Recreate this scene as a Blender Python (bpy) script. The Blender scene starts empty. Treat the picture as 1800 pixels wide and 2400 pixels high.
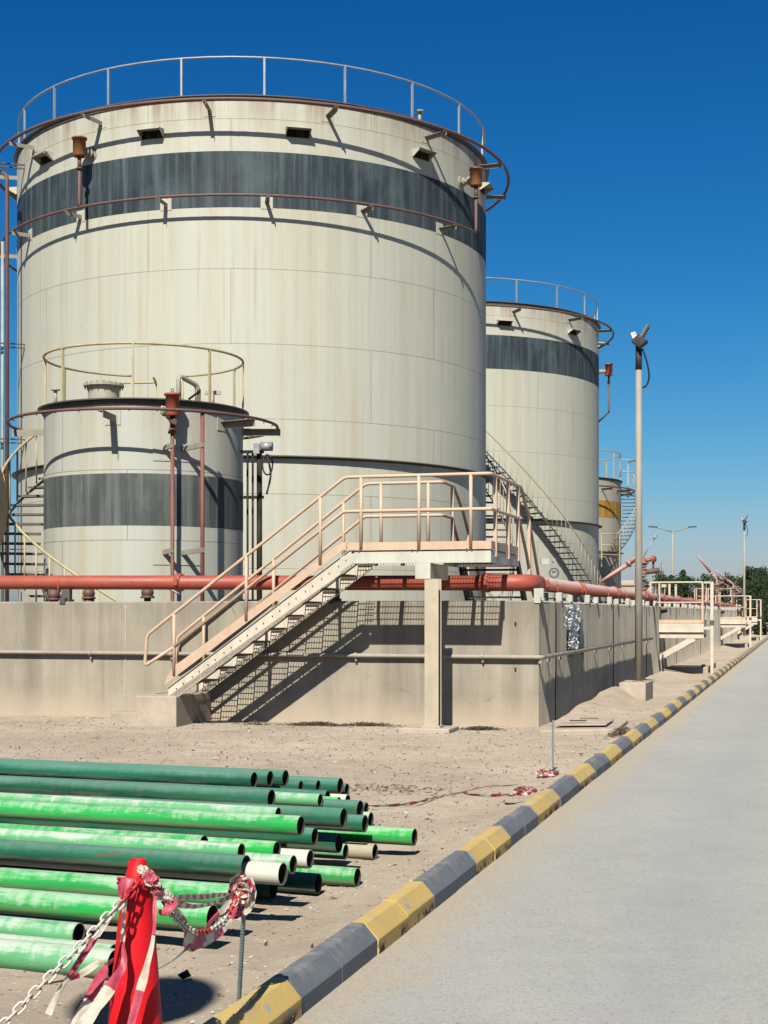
import bpy, bmesh, math, random
from mathutils import Vector, Matrix, noise as mnoise

R = math.radians
random.seed(7)
SC = bpy.context.scene
COL = SC.collection
H = 1.75                                   # camera height above the road
# ---------------------------------------------------------------- site frame
# u runs along the front bund wall to the right, v runs along the road away
UX, UY = .9627, -.2707
VX, VY = .2707, .9627
CX, CY = 2.366, 22.6                       # outer corner of the bund wall
SITE_ROT = math.atan2(UY, UX)
Z3 = Vector((0, 0, 1)); U3 = Vector((UX, UY, 0)); V3 = Vector((VX, VY, 0))
def S(a, b, z=0.0):
    return Vector((CX + a * UX + b * VX, CY + a * UY + b * VY, z))
FPX = 3467.0
def W(px, py, Y):                          # a point of the survey: bearing, height angle, distance
    return Vector(((px - 900) / FPX * Y, Y, H + (1438 - py) / FPX * Y))

# ---------------------------------------------------------------- mesh builder
class MB:
    def __init__(s):
        s.v = []; s.f = []; s.m = []; s.sm = []; s.mi = 0
    def add(s, vs, fs, smooth=False):
        o = len(s.v)
        s.v.extend(Vector(p) for p in vs)
        for f in fs:
            s.f.append(tuple(i + o for i in f)); s.m.append(s.mi); s.sm.append(smooth)
    def box(s, c, sx, sy, sz, ax=None):
        c = Vector(c); x, y, z = ax if ax else (Vector((1, 0, 0)), Vector((0, 1, 0)), Z3)
        x = x * (sx / 2); y = y * (sy / 2); z = z * (sz / 2)
        vs = [c - x - y - z, c + x - y - z, c + x + y - z, c - x + y - z, c - x - y + z, c + x - y + z, c + x + y + z, c - x + y + z]
        s.add(vs, [(3, 2, 1, 0), (4, 5, 6, 7), (0, 1, 5, 4), (1, 2, 6, 5), (2, 3, 7, 6), (3, 0, 4, 7)])
    def sbox(s, a0, a1, b0, b1, z0, z1):   # box in the site frame
        s.box(S((a0 + a1) / 2, (b0 + b1) / 2, (z0 + z1) / 2), a1 - a0, b1 - b0, z1 - z0, (U3, V3, Z3))
    def beam(s, p0, p1, w, h, up=Z3):
        p0 = Vector(p0); p1 = Vector(p1); d = (p1 - p0); L = d.length; d.normalize()
        side = d.cross(up)
        if side.length < 1e-4: side = d.cross(Vector((0, 1, 0)))
        side.normalize(); u = side.cross(d)
        s.box((p0 + p1) / 2, L, w, h, (d, side, u))
    def prism(s, poly, off):
        n = len(poly); off = Vector(off); a = [Vector(p) for p in poly]
        vs = a + [p + off for p in a]
        fs = [tuple(range(n - 1, -1, -1)), tuple(range(n, 2 * n))]
        fs += [(i, (i + 1) % n, n + (i + 1) % n, n + i) for i in range(n)]
        nrm = (a[1] - a[0]).cross(a[2] - a[1])
        if nrm.dot(off) < 0: fs = [tuple(reversed(f)) for f in fs]
        s.add(vs, fs)
    def tube(s, pts, r, n=8, closed=False, caps=True):
        P = [Vector(p) for p in pts]; m = len(P)
        rr = r if isinstance(r, (list, tuple)) else [r] * m
        T = []
        for i in range(m):
            if closed: t = P[(i + 1) % m] - P[i - 1]
            else: t = P[min(i + 1, m - 1)] - P[max(i - 1, 0)]
            T.append(t.normalized() if t.length > 1e-9 else Vector((0, 0, 1)))
        ref = Z3 if abs(T[0].z) < .9 else Vector((1, 0, 0))
        N = (ref - T[0] * ref.dot(T[0])).normalized()
        vs = []
        for i in range(m):
            N = N - T[i] * N.dot(T[i])
            if N.length < 1e-6: N = T[i].orthogonal()
            N.normalize(); B = T[i].cross(N)
            for k in range(n):
                q = 2 * math.pi * k / n
                vs.append(P[i] + (N * math.cos(q) + B * math.sin(q)) * rr[i])
        fs = []
        for i in range(m if closed else m - 1):
            j = (i + 1) % m
            for k in range(n):
                l = (k + 1) % n
                fs.append((i * n + k, i * n + l, j * n + l, j * n + k))
        s.add(vs, fs, True)
        if caps and not closed:
            o = len(s.v) - len(vs)
            s.f.append(tuple(o + k for k in range(n - 1, -1, -1))); s.m.append(s.mi); s.sm.append(False)
            s.f.append(tuple(o + (m - 1) * n + k for k in range(n))); s.m.append(s.mi); s.sm.append(False)
    def cyl(s, p0, p1, r0, r1=None, n=16):
        s.tube([p0, p1], [r0, r0 if r1 is None else r1], n)
    def lathe(s, prof, c, n=24, a0=0, a1=360, axis=None, smooth=True):
        c = Vector(c); full = abs(a1 - a0) >= 360
        k = n if full else n + 1
        q = axis.to_track_quat('Z', 'Y') if axis is not None else None
        vs = []
        for r, z in prof:
            for i in range(k):
                t = R(a0 + (a1 - a0) * i / n)
                p = Vector((r * math.cos(t), r * math.sin(t), z))
                vs.append(c + (q @ p if q else p))
        fs = []
        for j in range(len(prof) - 1):
            for i in range(n):
                l = (i + 1) % k
                fs.append((j * k + i, j * k + l, (j + 1) * k + l, (j + 1) * k + i))
        s.add(vs, fs, smooth)
    def build(s, name, mats, parent=None, world=True, bevel=0, autosmooth=True):
        off = Vector((0, 0, 0))
        if parent is not None and world:
            off = base_of(parent)
        me = bpy.data.meshes.new(name)
        me.from_pydata([p - off for p in s.v], [], s.f)
        for m in (mats if isinstance(mats, (list, tuple)) else [mats]): me.materials.append(m)
        me.polygons.foreach_set('material_index', s.m)
        me.polygons.foreach_set('use_smooth', s.sm)
        me.update()
        o = bpy.data.objects.new(name, me); COL.objects.link(o)
        if parent is not None: o.parent = parent
        if bevel:
            b = o.modifiers.new('bevel', 'BEVEL'); b.width = bevel; b.segments = 2; b.limit_method = 'ANGLE'; b.angle_limit = R(40)
        return o

def base_of(o):
    t = Vector(o.location)
    while o.parent is not None:
        o = o.parent; t = t + Vector(o.location)
    return t
def tag(o, label=None, cat=None, group=None, kind=None):
    if label: o['label'] = label
    if cat: o['category'] = cat
    if group: o['group'] = group
    if kind: o['kind'] = kind
    return o
def thing(name, label, cat, loc, rz=0, group=None):
    o = bpy.data.objects.new(name, None); COL.objects.link(o)
    o.location = loc; o.rotation_euler = (0, 0, rz); o.empty_display_size = .2
    return tag(o, label, cat, group)
def rebase(o, loc):                        # move a mesh thing's origin to its base
    loc = Vector(loc)
    o.data.transform(Matrix.Translation(-loc)); o.location = loc
    return o
def copy_tree(o, parent=None):
    c = o.copy(); COL.objects.link(c)
    if parent is not None: c.parent = parent
    for ch in list(o.children): copy_tree(ch, c)
    return c
def arc_pts(p0, p1, p2, r, n=5):           # rounded corner between p0-p1-p2
    a = (p0 - p1); b = (p2 - p1); la, lb = a.length, b.length
    a.normalize(); b.normalize()
    r = min(r, la * .45, lb * .45)
    s0 = p1 + a * r; s2 = p1 + b * r
    return [s0.lerp(p1, t).lerp(p1.lerp(s2, t), t) for t in [i / n for i in range(n + 1)]]
def bent(pts, r, n=5):
    P = [Vector(p) for p in pts]; out = [P[0]]
    for i in range(1, len(P) - 1): out += arc_pts(P[i - 1], P[i], P[i + 1], r, n)
    return out + [P[-1]]
def spline(pts, n=8):
    P = [Vector(p) for p in pts]; P = [P[0] * 2 - P[1]] + P + [P[-1] * 2 - P[-2]]; out = []
    for i in range(1, len(P) - 2):
        p0, p1, p2, p3 = P[i - 1:i + 3]
        for k in range(n):
            t = k / n
            out.append(.5 * ((2 * p1) + (p2 - p0) * t + (2 * p0 - 5 * p1 + 4 * p2 - p3) * t * t + (3 * p1 - p0 - 3 * p2 + p3) * t ** 3))
    return out + [P[-2]]

# ---------------------------------------------------------------- materials
ALB = .66                                  # all paints and soils are set a little darker, the exposure makes up for it
class NT:
    def __init__(s, name):
        s.mat = bpy.data.materials.new(name); s.mat.use_nodes = True
        s.t = s.mat.node_tree; s.t.nodes.clear()
        s.out = s.n('ShaderNodeOutputMaterial'); s.b = s.n('ShaderNodeBsdfPrincipled')
        s.l(s.b.outputs[0], s.out.inputs[0])
    def n(s, typ, **kw):
        x = s.t.nodes.new(typ)
        for k, v in kw.items(): setattr(x, k, v)
        return x
    def l(s, a, b): s.t.links.new(a, b)
    def put(s, sock, v):
        if hasattr(v, 'is_output'): s.l(v, sock)
        elif isinstance(v, (tuple, list)) and len(v) == 3 and sock.type == 'RGBA': sock.default_value = (*v, 1)
        else: sock.default_value = v
    def math(s, op, a, b=0.0, c=0.0, clamp=False):
        x = s.n('ShaderNodeMath', operation=op, use_clamp=clamp)
        for i, v in enumerate((a, b, c)): s.put(x.inputs[i], v)
        return x.outputs[0]
    def mix(s, f, a, b, mode='MIX'):
        x = s.n('ShaderNodeMix', data_type='RGBA', blend_type=mode)
        s.put(x.inputs[0], f); s.put(x.inputs[6], a); s.put(x.inputs[7], b)
        return x.outputs[2]
    def ramp(s, f, lo, hi, o0=0.0, o1=1.0):
        x = s.n('ShaderNodeMapRange'); x.clamp = True
        s.put(x.inputs[0], f)
        for i, v in enumerate((lo, hi, o0, o1)): x.inputs[i + 1].default_value = v
        return x.outputs[0]
    def coord(s, which='Object'):
        if which == 'Position': return s.n('ShaderNodeNewGeometry').outputs['Position']
        return s.n('ShaderNodeTexCoord').outputs[which]
    def scale(s, vec, sc, loc=(0, 0, 0), rot=(0, 0, 0)):
        x = s.n('ShaderNodeMapping'); s.l(vec, x.inputs[0])
        x.inputs['Scale'].default_value = sc; x.inputs['Location'].default_value = loc; x.inputs['Rotation'].default_value = rot
        return x.outputs[0]
    def noise(s, vec, sc=1, detail=4, rough=.55, w=None, dist=0):
        x = s.n('ShaderNodeTexNoise'); 
        if w is not None:
            x.noise_dimensions = '4D'; s.put(x.inputs['W'], w)
        s.l(vec, x.inputs['Vector']); x.inputs['Scale'].default_value = sc
        x.inputs['Detail'].default_value = detail; x.inputs['Roughness'].default_value = rough; x.inputs['Distortion'].default_value = dist
        return x.outputs[0]
    def voro(s, vec, sc, feature='F1'):
        x = s.n('ShaderNodeTexVoronoi', feature=feature); s.l(vec, x.inputs['Vector']); x.inputs['Scale'].default_value = sc
        return x
    def sep(s, v):
        x = s.n('ShaderNodeSeparateXYZ'); s.l(v, x.inputs[0]); return x.outputs
    def comb(s, a, b, c):
        x = s.n('ShaderNodeCombineXYZ')
        for i, v in enumerate((a, b, c)): s.put(x.inputs[i], v)
        return x.outputs[0]
    def bump(s, h, strength=.3, dist=.02):
        x = s.n('ShaderNodeBump'); s.l(h, x.inputs['Height']); x.inputs['Strength'].default_value = strength; x.inputs['Distance'].default_value = dist
        s.l(x.outputs[0], s.b.inputs['Normal'])
    def done(s, col, rough=.6, metal=0.0, spec=.5, drough=0):
        g_ = s.mix(1.0, col, (ALB,) * 3, 'MULTIPLY')
        if drough: s.b.inputs['Diffuse Roughness'].default_value = drough
        s.put(s.b.inputs['Base Color'], g_); s.put(s.b.inputs['Roughness'], rough); s.put(s.b.inputs['Metallic'], metal)
        s.b.inputs['Specular IOR Level'].default_value = spec
        return s.mat

def paint(name, col, worn=None, amount=.45, sc=3, rough=.55, spec=.35, metal=0, dirt=.25):
    """weathered paint: tone variation, small worn spots of another colour"""
    t = NT(name); p = t.coord('Position')
    n1 = t.noise(p, sc, 5); n2 = t.noise(t.scale(p, (9, 9, 1.2)), 1.5, 4)
    c = t.mix(t.ramp(n1, .3, .7), tuple(x * (1 - dirt) for x in col), col)
    c = t.mix(t.ramp(n2, .35, .75, 0, dirt), c, (.22, .17, .12))
    if worn:
        n3 = t.noise(p, sc * 4, 6, .65)
        c = t.mix(t.ramp(n3, 1 - amount - .03, 1 - amount + .06), c, worn)
    t.bump(n1, .15, .01)
    return t.done(c, t.ramp(n1, .3, .7, rough - .08, rough + .12), metal, spec)

def tank_metal(name, base, zrow0, row, brick, cx, cy, R_, zrim, tint=(.27, .17, .10), rust=.5):
    """welded plate shell: courses, staggered vertical seams, vertical run-off streaks, rust below the rim"""
    t = NT(name); p = t.coord('Position'); x, y, z = t.sep(p)
    dx = t.math('SUBTRACT', x, cx); dy = t.math('SUBTRACT', y, cy)
    ang = t.math('ARCTAN2', dx, t.math('MULTIPLY', dy, -1))
    arc = t.math('MULTIPLY', ang, R_)
    br = t.n('ShaderNodeTexBrick', offset=.37, offset_frequency=2, squash=1)
    t.l(t.comb(arc, t.math('SUBTRACT', z, zrow0), 0), br.inputs['Vector'])
    br.inputs['Color1'].default_value = (0, 0, 0, 1); br.inputs['Color2'].default_value = (1, 1, 1, 1); br.inputs['Mortar'].default_value = (.5, .5, .5, 1)
    for k, v in (('Scale', 1), ('Mortar Size', .011), ('Mortar Smooth', .3), ('Bias', 0), ('Brick Width', brick), ('Row Height', row)): br.inputs[k].default_value = v
    seam = br.outputs['Fac']; tone = t.sep(br.outputs['Color'])[0]
    cyl = t.comb(arc, t.math('MULTIPLY', z, 1), 0)
    st = t.noise(t.scale(cyl, (2.6, .07, 1)), 1, 5, .6)            # long streaks
    st2 = t.noise(t.scale(cyl, (9, .22, 1), (3, 1, 0)), 1, 4, .6)
    bl = t.noise(t.scale(cyl, (.35, .35, 1)), 1, 4)
    fine = t.noise(t.scale(cyl, (14, 14, 1)), 1, 4)
    c = t.mix(t.math('MULTIPLY', tone, .55), base, tuple(v * .93 for v in base))
    c = t.mix(t.ramp(bl, .35, .7, 0, .35), c, tuple(v * k for v, k in zip(base, (.86, .9, .92))))
    un = t.noise(t.scale(cyl, (.22, .16, 1), (9, 3, 0)), 1, 5, .6)
    c = t.mix(t.math('MULTIPLY', t.ramp(st, .45, .70, 0, 1), t.ramp(un, .36, .62, .25, .95)), c, tuple(v * k for v, k in zip(base, (.84, .74, .62))))
    c = t.mix(t.math('MULTIPLY', t.ramp(st2, .52, .72, 0, .85), t.ramp(un, .62, .36, .15, .8)), c, tuple(v * k for v, k in zip(base, (.76, .64, .52))))
    # rust wash just under the rim
    near = t.ramp(z, zrim - 1.5, zrim - .1, 0, 1)
    rs = t.noise(t.scale(cyl, (3.2, .25, 1), (7, 2, 0)), 1, 5, .65)
    c = t.mix(t.math('MULTIPLY', t.math('MULTIPLY', near, near), t.ramp(rs, .42, .66, 0, rust)), c, tint)
    spot = t.noise(t.scale(cyl, (1.1, .9, 1), (1, 5, 0)), 1, 6, .7)
    c = t.mix(t.ramp(spot, .665, .73, 0, .75), c, (.42, .24, .07))
    c = t.mix(t.math('MULTIPLY', seam, .55), c, (.16, .135, .105))
    c = t.mix(t.ramp(fine, .3, .8, 0, .08), c, (.3, .26, .2))
    hh = t.math('ADD', t.math('MULTIPLY', bl, .6), t.math('MULTIPLY', seam, .10))
    t.bump(hh, .4, .09)
    return t.done(c, t.ramp(st, .3, .8, .5, .7), 0, .3)

def band_paint(name, col, dark, cx, cy, R_):
    t = NT(name); p = t.coord('Position'); x, y, z = t.sep(p)
    ang = t.math('ARCTAN2', t.math('SUBTRACT', x, cx), t.math('MULTIPLY', t.math('SUBTRACT', y, cy), -1))
    cyl = t.comb(t.math('MULTIPLY', ang, R_), z, 0)
    st = t.noise(t.scale(cyl, (4.5, .16, 1)), 1, 6, .65)
    bl = t.noise(t.scale(cyl, (.5, .6, 1)), 1, 5)
    sc = t.noise(t.scale(cyl, (9, 1.0, 1), (4, 4, 0)), 1, 5, .7)
    c = t.mix(t.ramp(bl, .3, .7), dark, col)
    c = t.mix(t.ramp(st, .48, .74, 0, .8), c, tuple(v * 1.9 + .04 for v in col))
    c = t.mix(t.ramp(st, .5, .25, 0, .5), c, tuple(v * .55 for v in dark))
    c = t.mix(t.ramp(sc, .62, .75, 0, .45), c, (.26, .26, .23))
    pt = t.noise(t.scale(cyl, (.8, .5, 1), (2, 8, 0)), 1, 6, .65); c = t.mix(t.ramp(pt, .5, .68, 0, .5), c, tuple(v * 1.7 + .02 for v in col))
    t.bump(bl, .3, .03)
    return t.done(c, .65, 0, .15)

MATS = {}
def mats():
    M = MATS
    M['ring'] = paint('weathered_red_pipe', (.17, .085, .07), (.10, .08, .07), .35, 6, .6)
    M['red'] = paint('fire_red_paint', (.47, .088, .052), (.38, .15, .11), .35, 2.2, .5, .35, 0, .28)
    t = NT('dusty_red_paint'); p = t.coord('Position'); nz = t.sep(t.n('ShaderNodeNewGeometry').outputs['Normal'])[2]
    n1 = t.noise(p, 3, 5); n2 = t.noise(p, 14, 5, .65)
    c = t.mix(t.ramp(n1, .3, .7), (.33, .085, .06), (.42, .125, .09))
    c = t.mix(t.math('MULTIPLY', t.ramp(t.math('ADD', nz, t.math('MULTIPLY', t.math('SUBTRACT', n2, .5), .8)), -.25, .45), .85), c, (.50, .385, .335))   # settled dust
    M['red_dusty'] = t.done(c, .65, 0, .3)
    M['riser_red'] = paint('brown_red_riser_paint', (.27, .075, .05), (.2, .09, .07), .38, 5, .6)
    M['stack'] = paint('dusty_pink_grey_iron', (.34, .22, .19), (.25, .12, .10), .40, 6, .65)
    M['bracket'] = paint('dull_bracket_steel', (.36, .33, .26), (.2, .15, .11), .40, 6, .6)
    M['orange_rust'] = paint('orange_rusty_paint', (.34, .13, .03), (.20, .07, .025), .45, 9, .6)
    M['steel_dark'] = paint('dark_painted_steel', (.10, .095, .085), (.06, .055, .05), .4, 5, .6)
    M['steel_cream'] = paint('cream_painted_steel', (.46, .43, .33), (.25, .17, .10), .33, 4, .6)
    M['galv'] = paint('galvanised_steel', (.42, .44, .45), (.3, .31, .31), .4, 3, .5, .5, .25)
    M['rail_yellow'] = paint('pale_yellow_rail', (.58, .49, .27), (.36, .29, .17), .36, 5, .55)
    M['peach'] = paint('peach_painted_steel', (.71, .50, .345), (.54, .42, .32), .36, 3, .55, .35, 0, .16)
    M['white_steel'] = paint('white_painted_steel', (.68, .66, .55), (.42, .29, .13), .34, 2.5, .5, .4, 0, .22)
    M['platform_cream'] = paint('cream_platform_paint', (.74, .66, .52), (.50, .33, .16), .31, 3, .55, .3, 0, .2)
    M['grating'] = paint('grating_steel', (.15, .12, .10), (.10, .07, .05), .4, 8, .6)
    M['cream_post'] = paint('cream_painted_post', (.58, .51, .36), (.40, .35, .26), .38, 3, .6, .3, 0, .2)
    M['pole'] = paint('grey_lamp_pole', (.43, .38, .31), (.35, .30, .25), .4, 2, .6)
    M['lamp_black'] = paint('black_lamp_housing', (.03, .032, .035), (.05, .05, .05), .4, 8, .5)
    M['rust_pole'] = paint('blue_grey_rebar', (.20, .29, .31), (.22, .19, .16), .38, 14, .6)
    M['black_steel'] = paint('black_shaded_steel', (.014, .014, .015), (.03, .024, .02), .3, 6, .75, .1)  # black parts; also stands for shade on gauge pipes and vent plates
    M['rubber'] = paint('black_rubber', (.03, .03, .03), (.08, .07, .06), .4, 8, .8)
    M['stone_block'] = paint('pale_support_block', (.60, .59, .52), (.42, .40, .34), .4, 8, .75, .2, 0, .2)
    M['lens'] = paint('lamp_glass', (.42, .40, .32), (.30, .29, .24), .4, 5, .2, .6)
    M['bluestrip'] = paint('pale_blue_strip', (.30, .36, .40), (.24, .28, .30), .4, 9, .6)
    M['vessel'] = paint('beige_vessel_paint', (.58, .44, .32), (.48, .37, .26), .4, 2, .55)
    M['bldg'] = paint('pale_render', (.62, .50, .40), (.5, .4, .32), .4, .6, .8)
    M['glass_dark'] = paint('dark_window', (.03, .035, .04), (.05, .05, .05), .4, 2, .25)
    M['timber'] = paint('weathered_timber', (.17, .125, .08), (.11, .08, .055), .45, 6, .85)
    M['litter'] = paint('dry_plant_litter', (.055, .045, .035), (.16, .115, .07), .5, 40, .9)
    M['twig'] = paint('dry_twigs', (.16, .11, .07), (.05, .035, .025), .5, 20, .9)
    # --- concrete of the bund
    t = NT('bund_concrete'); p = t.coord('Position')
    sp = t.scale(p, (1, 1, .10)); gb = t.noise(t.scale(p, (1, 1, .45), (5, 5, 5)), .8, 5, .6); dk = t.noise(t.scale(p, (1, 1, .06), (2, 9, 1)), 1.7, 5, .6)
    bl = t.noise(p, .9, 6, .6); st = t.noise(sp, 3.5, 5, .6); st2 = t.noise(sp, 11, 4, .6); fi = t.noise(p, 45, 5, .65)
    c = t.mix(t.ramp(bl, .3, .7), (0.388, 0.337, 0.256), (0.535, 0.469, 0.363))
    c = t.mix(t.ramp(st, .47, .72, 0, .75), c, (0.312, 0.271, 0.215))
    c = t.mix(t.ramp(st2, .55, .85, 0, .4), c, (0.593, 0.511, 0.411))
    c = t.mix(t.ramp(gb, .48, .68, 0, .55), c, (0.356, 0.362, 0.270))           # greenish weathering
    c = t.mix(t.ramp(dk, .50, .68, 0, .6), c, (0.243, 0.211, 0.167))
    ck = t.voro(t.scale(t.mix(.12, p, t.n('ShaderNodeTexNoise').outputs['Color']) if False else p, (1, 1, .8)), .55, 'DISTANCE_TO_EDGE').outputs[0]
    c = t.mix(t.math('MULTIPLY', t.ramp(t.math('ADD', ck, t.math('MULTIPLY', t.math('SUBTRACT', t.noise(p, 7, 5, .7), .5), .05)), .006, .0), t.ramp(gb, .45, .6, 0, .5)), c, (0.140, 0.119, 0.097))           # run-off stains
    z = t.sep(p)[2]
    c = t.mix(t.math('MULTIPLY', t.ramp(z, 1.55, 1.95), t.ramp(dk, .40, .62, 0, .5)), c, (0.259, 0.227, 0.184))
    splash = t.math('ADD', z, t.math('MULTIPLY', t.noise(p, 1.6, 5), .5))
    c = t.mix(t.ramp(splash, .75, .30, 0, .75), c, (0.659, 0.527, 0.379))          # sand splash at the foot
    c = t.mix(t.ramp(fi, .62, .8, 0, .4), c, (0.247, 0.215, 0.181))
    t.bump(t.math('ADD', t.math('MULTIPLY', fi, .25), t.math('MULTIPLY', st2, .3)), .45, .02)
    M['concrete'] = t.done(c, .88, 0, .2, 1.0)
    t = NT('block_concrete'); p = t.coord('Position')
    bl = t.noise(p, 2.2, 6, .65); fi = t.noise(p, 50, 5, .65); cr = t.voro(p, 3.2, 'DISTANCE_TO_EDGE').outputs[0]
    c = t.mix(t.ramp(bl, .3, .7), (0.411, 0.337, 0.256), (0.593, 0.495, 0.379))
    c = t.mix(t.ramp(fi, .6, .8, 0, .5), c, (0.281, 0.239, 0.198))
    c = t.mix(t.ramp(cr, .012, .0, 0, .35), c, (0.164, 0.139, 0.116))
    t.bump(t.math('ADD', fi, bl), .4, .015)
    M['block'] = t.done(c, .9, 0, .2)
    # --- sandy ground
    t = NT('sandy_ground'); p = t.coord('Position')
    big = t.noise(p, .35, 5, .6); mid = t.noise(p, 3.0, 6, .65); fi = t.noise(p, 28, 6, .7); gr = t.noise(p, 120, 4, .7)
    v = t.voro(p, 34); pe = t.math('SUBTRACT', 1, v.outputs['Distance'])
    c = t.mix(t.ramp(big, .35, .65), (0.365, 0.301, 0.227), (0.475, 0.404, 0.313))
    c = t.mix(t.ramp(mid, .47, .72, 0, .62), c, (0.298, 0.233, 0.170))
    c = t.mix(t.ramp(fi, .56, .76, 0, .6), c, (0.552, 0.501, 0.408))
    c = t.mix(t.ramp(gr, .60, .78, 0, .7), c, (0.200, 0.160, 0.125))
    cc = t.sep(v.outputs['Color'])[0]
    c = t.mix(t.math('MULTIPLY', t.ramp(cc, .86, .9), t.ramp(v.outputs['Distance'], .35, .25)), c, (0.596, 0.523, 0.456))
    c = t.mix(t.math('MULTIPLY', t.ramp(cc, .08, .05), t.ramp(v.outputs['Distance'], .35, .25)), c, (0.144, 0.114, 0.091))
    hh = t.math('ADD', t.math('MULTIPLY', fi, 1.1), t.math('ADD', t.math('MULTIPLY', gr, .5), t.math('MULTIPLY', mid, 1.4)))
    t.bump(hh, .75, .03)
    pa = t.noise(p, .9, 5, .6); c = t.mix(t.ramp(pa, .48, .66, 0, .4), c, (0.297, 0.234, 0.172)); M['ground'] = t.done(c, .95, 0, .1, .8)
    # --- road
    t = NT('dusty_asphalt'); p = t.coord('Position')
    x, y, z = t.sep(p)
    a = t.math('ADD', t.math('MULTIPLY', t.math('SUBTRACT', x, CX), UX), t.math('MULTIPLY', t.math('SUBTRACT', y, CY), UY))
    big = t.noise(p, .22, 5, .6); mid = t.noise(p, 2.5, 5, .6); fi = t.noise(p, 60, 5, .7); gr = t.noise(p, 240, 3, .7)
    al = t.noise(t.scale(p, (2.2, .09, 1), (0, 0, 0), (0, 0, -SITE_ROT)), 1, 5, .6)
    c = t.mix(t.ramp(big, .3, .7), (0.410, 0.406, 0.367), (0.489, 0.484, 0.439))
    c = t.mix(t.ramp(al, .45, .75, 0, .4), c, (0.526, 0.511, 0.452))
    c = t.mix(t.ramp(mid, .45, .75, 0, .4), c, (0.330, 0.325, 0.294))
    c = t.mix(t.ramp(fi, .5, .70, 0, .62), c, (0.306, 0.299, 0.271))
    c = t.mix(t.ramp(gr, .52, .70, 0, .75), c, (0.685, 0.673, 0.602))
    edge = t.math('SUBTRACT', a, t.math('MULTIPLY', t.noise(p, 2.2, 5, .65), .9))
    c = t.mix(t.ramp(edge, 1.75, 1.45, 0, .85), c, (0.526, 0.449, 0.331))          # sand blown along the kerb
    sp_ = t.noise(p, 19, 4, .7); ag = t.voro(p, 70)
    c = t.mix(t.ramp(sp_, .55, .72, 0, .30), c, (0.289, 0.284, 0.268))
    c = t.mix(t.math('MULTIPLY', t.ramp(t.sep(ag.outputs['Color'])[0], .80, .84), t.ramp(ag.outputs['Distance'], .5, .3, 0, .6)), c, (0.642, 0.621, 0.578))
    c = t.mix(t.math('MULTIPLY', t.ramp(t.sep(ag.outputs['Color'])[1], .86, .90), t.ramp(ag.outputs['Distance'], .5, .3, 0, .6)), c, (0.171, 0.166, 0.161))
    trk = t.math('ABSOLUTE', t.math('SUBTRACT', t.math('PINGPONG', t.math('SUBTRACT', a, 2.3), 1.7), .85))   # faint wheel paths
    c = t.mix(t.math('MULTIPLY', t.ramp(trk, .45, .1), t.ramp(al, .35, .7, .05, .28)), c, (0.310, 0.305, 0.294))
    oil = t.noise(p, .55, 6, .7); c = t.mix(t.ramp(oil, .67, .74, 0, .35), c, (0.235, 0.230, 0.219))
    ck = t.voro(p, .16, 'DISTANCE_TO_EDGE').outputs[0]; ck = t.math('ADD', ck, t.math('MULTIPLY', t.math('SUBTRACT', t.noise(p, 1.3, 7, .7), .5), .12))
    c = t.mix(t.math('MULTIPLY', t.ramp(t.math('ABSOLUTE', ck), .0016, .0004), t.ramp(big, .40, .55, 0, .55)), c, (0.161, 0.150, 0.139))
    t.bump(t.math('ADD', fi, gr), .5, .01)
    M['road'] = t.done(c, .9, 0, .2)
    # --- kerb paints
    for nm, col, dk in (('kerb_yellow', (.68, .48, .155), (.60, .41, .125)), ('kerb_grey', (.165, .182, .20), (.14, .156, .174))):
        t = NT(nm); p = t.coord('Position'); z = t.sep(p)[2]
        bl = t.noise(p, 3, 5, .6); ch = t.noise(p, 6.5, 7, .7); fi = t.noise(p, 55, 5, .7); sd = t.noise(p, 9, 6, .65)
        c = t.mix(t.ramp(bl, .3, .7), dk, col)
        if nm == 'kerb_yellow':
            c = t.mix(t.ramp(ch, .592, .604, 0, .9), c, (.38, .39, .39))       # bare concrete where paint flaked
            lo = t.math('MULTIPLY', t.ramp(z, .075, .03), t.ramp(ch, .50, .52))
            c = t.mix(lo, c, (.05, .045, .04))
        else:
            c = t.mix(t.ramp(ch, .66, .69, 0, .6), c, (.36, .37, .37))
            c = t.mix(t.ramp(bl, .45, .75, 0, .4), c, (.22, .23, .24))
        dust = t.math('MULTIPLY', t.ramp(z, .10, .168), t.ramp(sd, .46, .66, 0, .6))
        c = t.mix(dust, c, (.42, .36, .28))
        c = t.mix(t.ramp(fi, .60, .75, 0, .35), c, (.4, .35, .27))
        t.bump(t.math('ADD', t.math('MULTIPLY', ch, .6), t.math('MULTIPLY', fi, .4)), .45, .012)
        M[nm] = t.done(c, .75, 0, .25)
    # --- green coated line pipes
    def pipe_mat(nm, col, dark, dustcol, dust_amt, rust=.0, blot=3.4):
        t = NT(nm); p = t.coord('Object'); w = t.math('MULTIPLY', t.n('ShaderNodeObjectInfo').outputs['Random'], 40)
        x, y, z = t.sep(p)
        lon = t.noise(t.scale(p, (.9, 7, 7)), 1, 5, .6, w); lo2 = t.noise(t.scale(p, (2.5, 22, 22)), 1, 5, .65, w)
        drip = t.noise(t.scale(p, (20, 2.6, 2.6)), 1, 5, .7, t.math('ADD', w, 5)); patch = t.noise(t.scale(p, (1.7, 10, 10)), 1, 8, .78, t.math('ADD', w, 9)); scr = t.noise(t.scale(p, (30, 6, 6)), 1, 5, .7, w)
        c = t.mix(t.ramp(lon, .35, .65), dark, col)
        up = t.ramp(z, -.02, .065)                                           # dust lies on the upper side
        ed = t.math('ADD', t.math('ADD', up, t.math('MULTIPLY', t.math('SUBTRACT', patch, .5), blot)), t.math('MULTIPLY', t.math('SUBTRACT', drip, .5), blot * .45))
        c = t.mix(t.ramp(ed, .42, .95, 0, dust_amt), c, dustcol)
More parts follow.
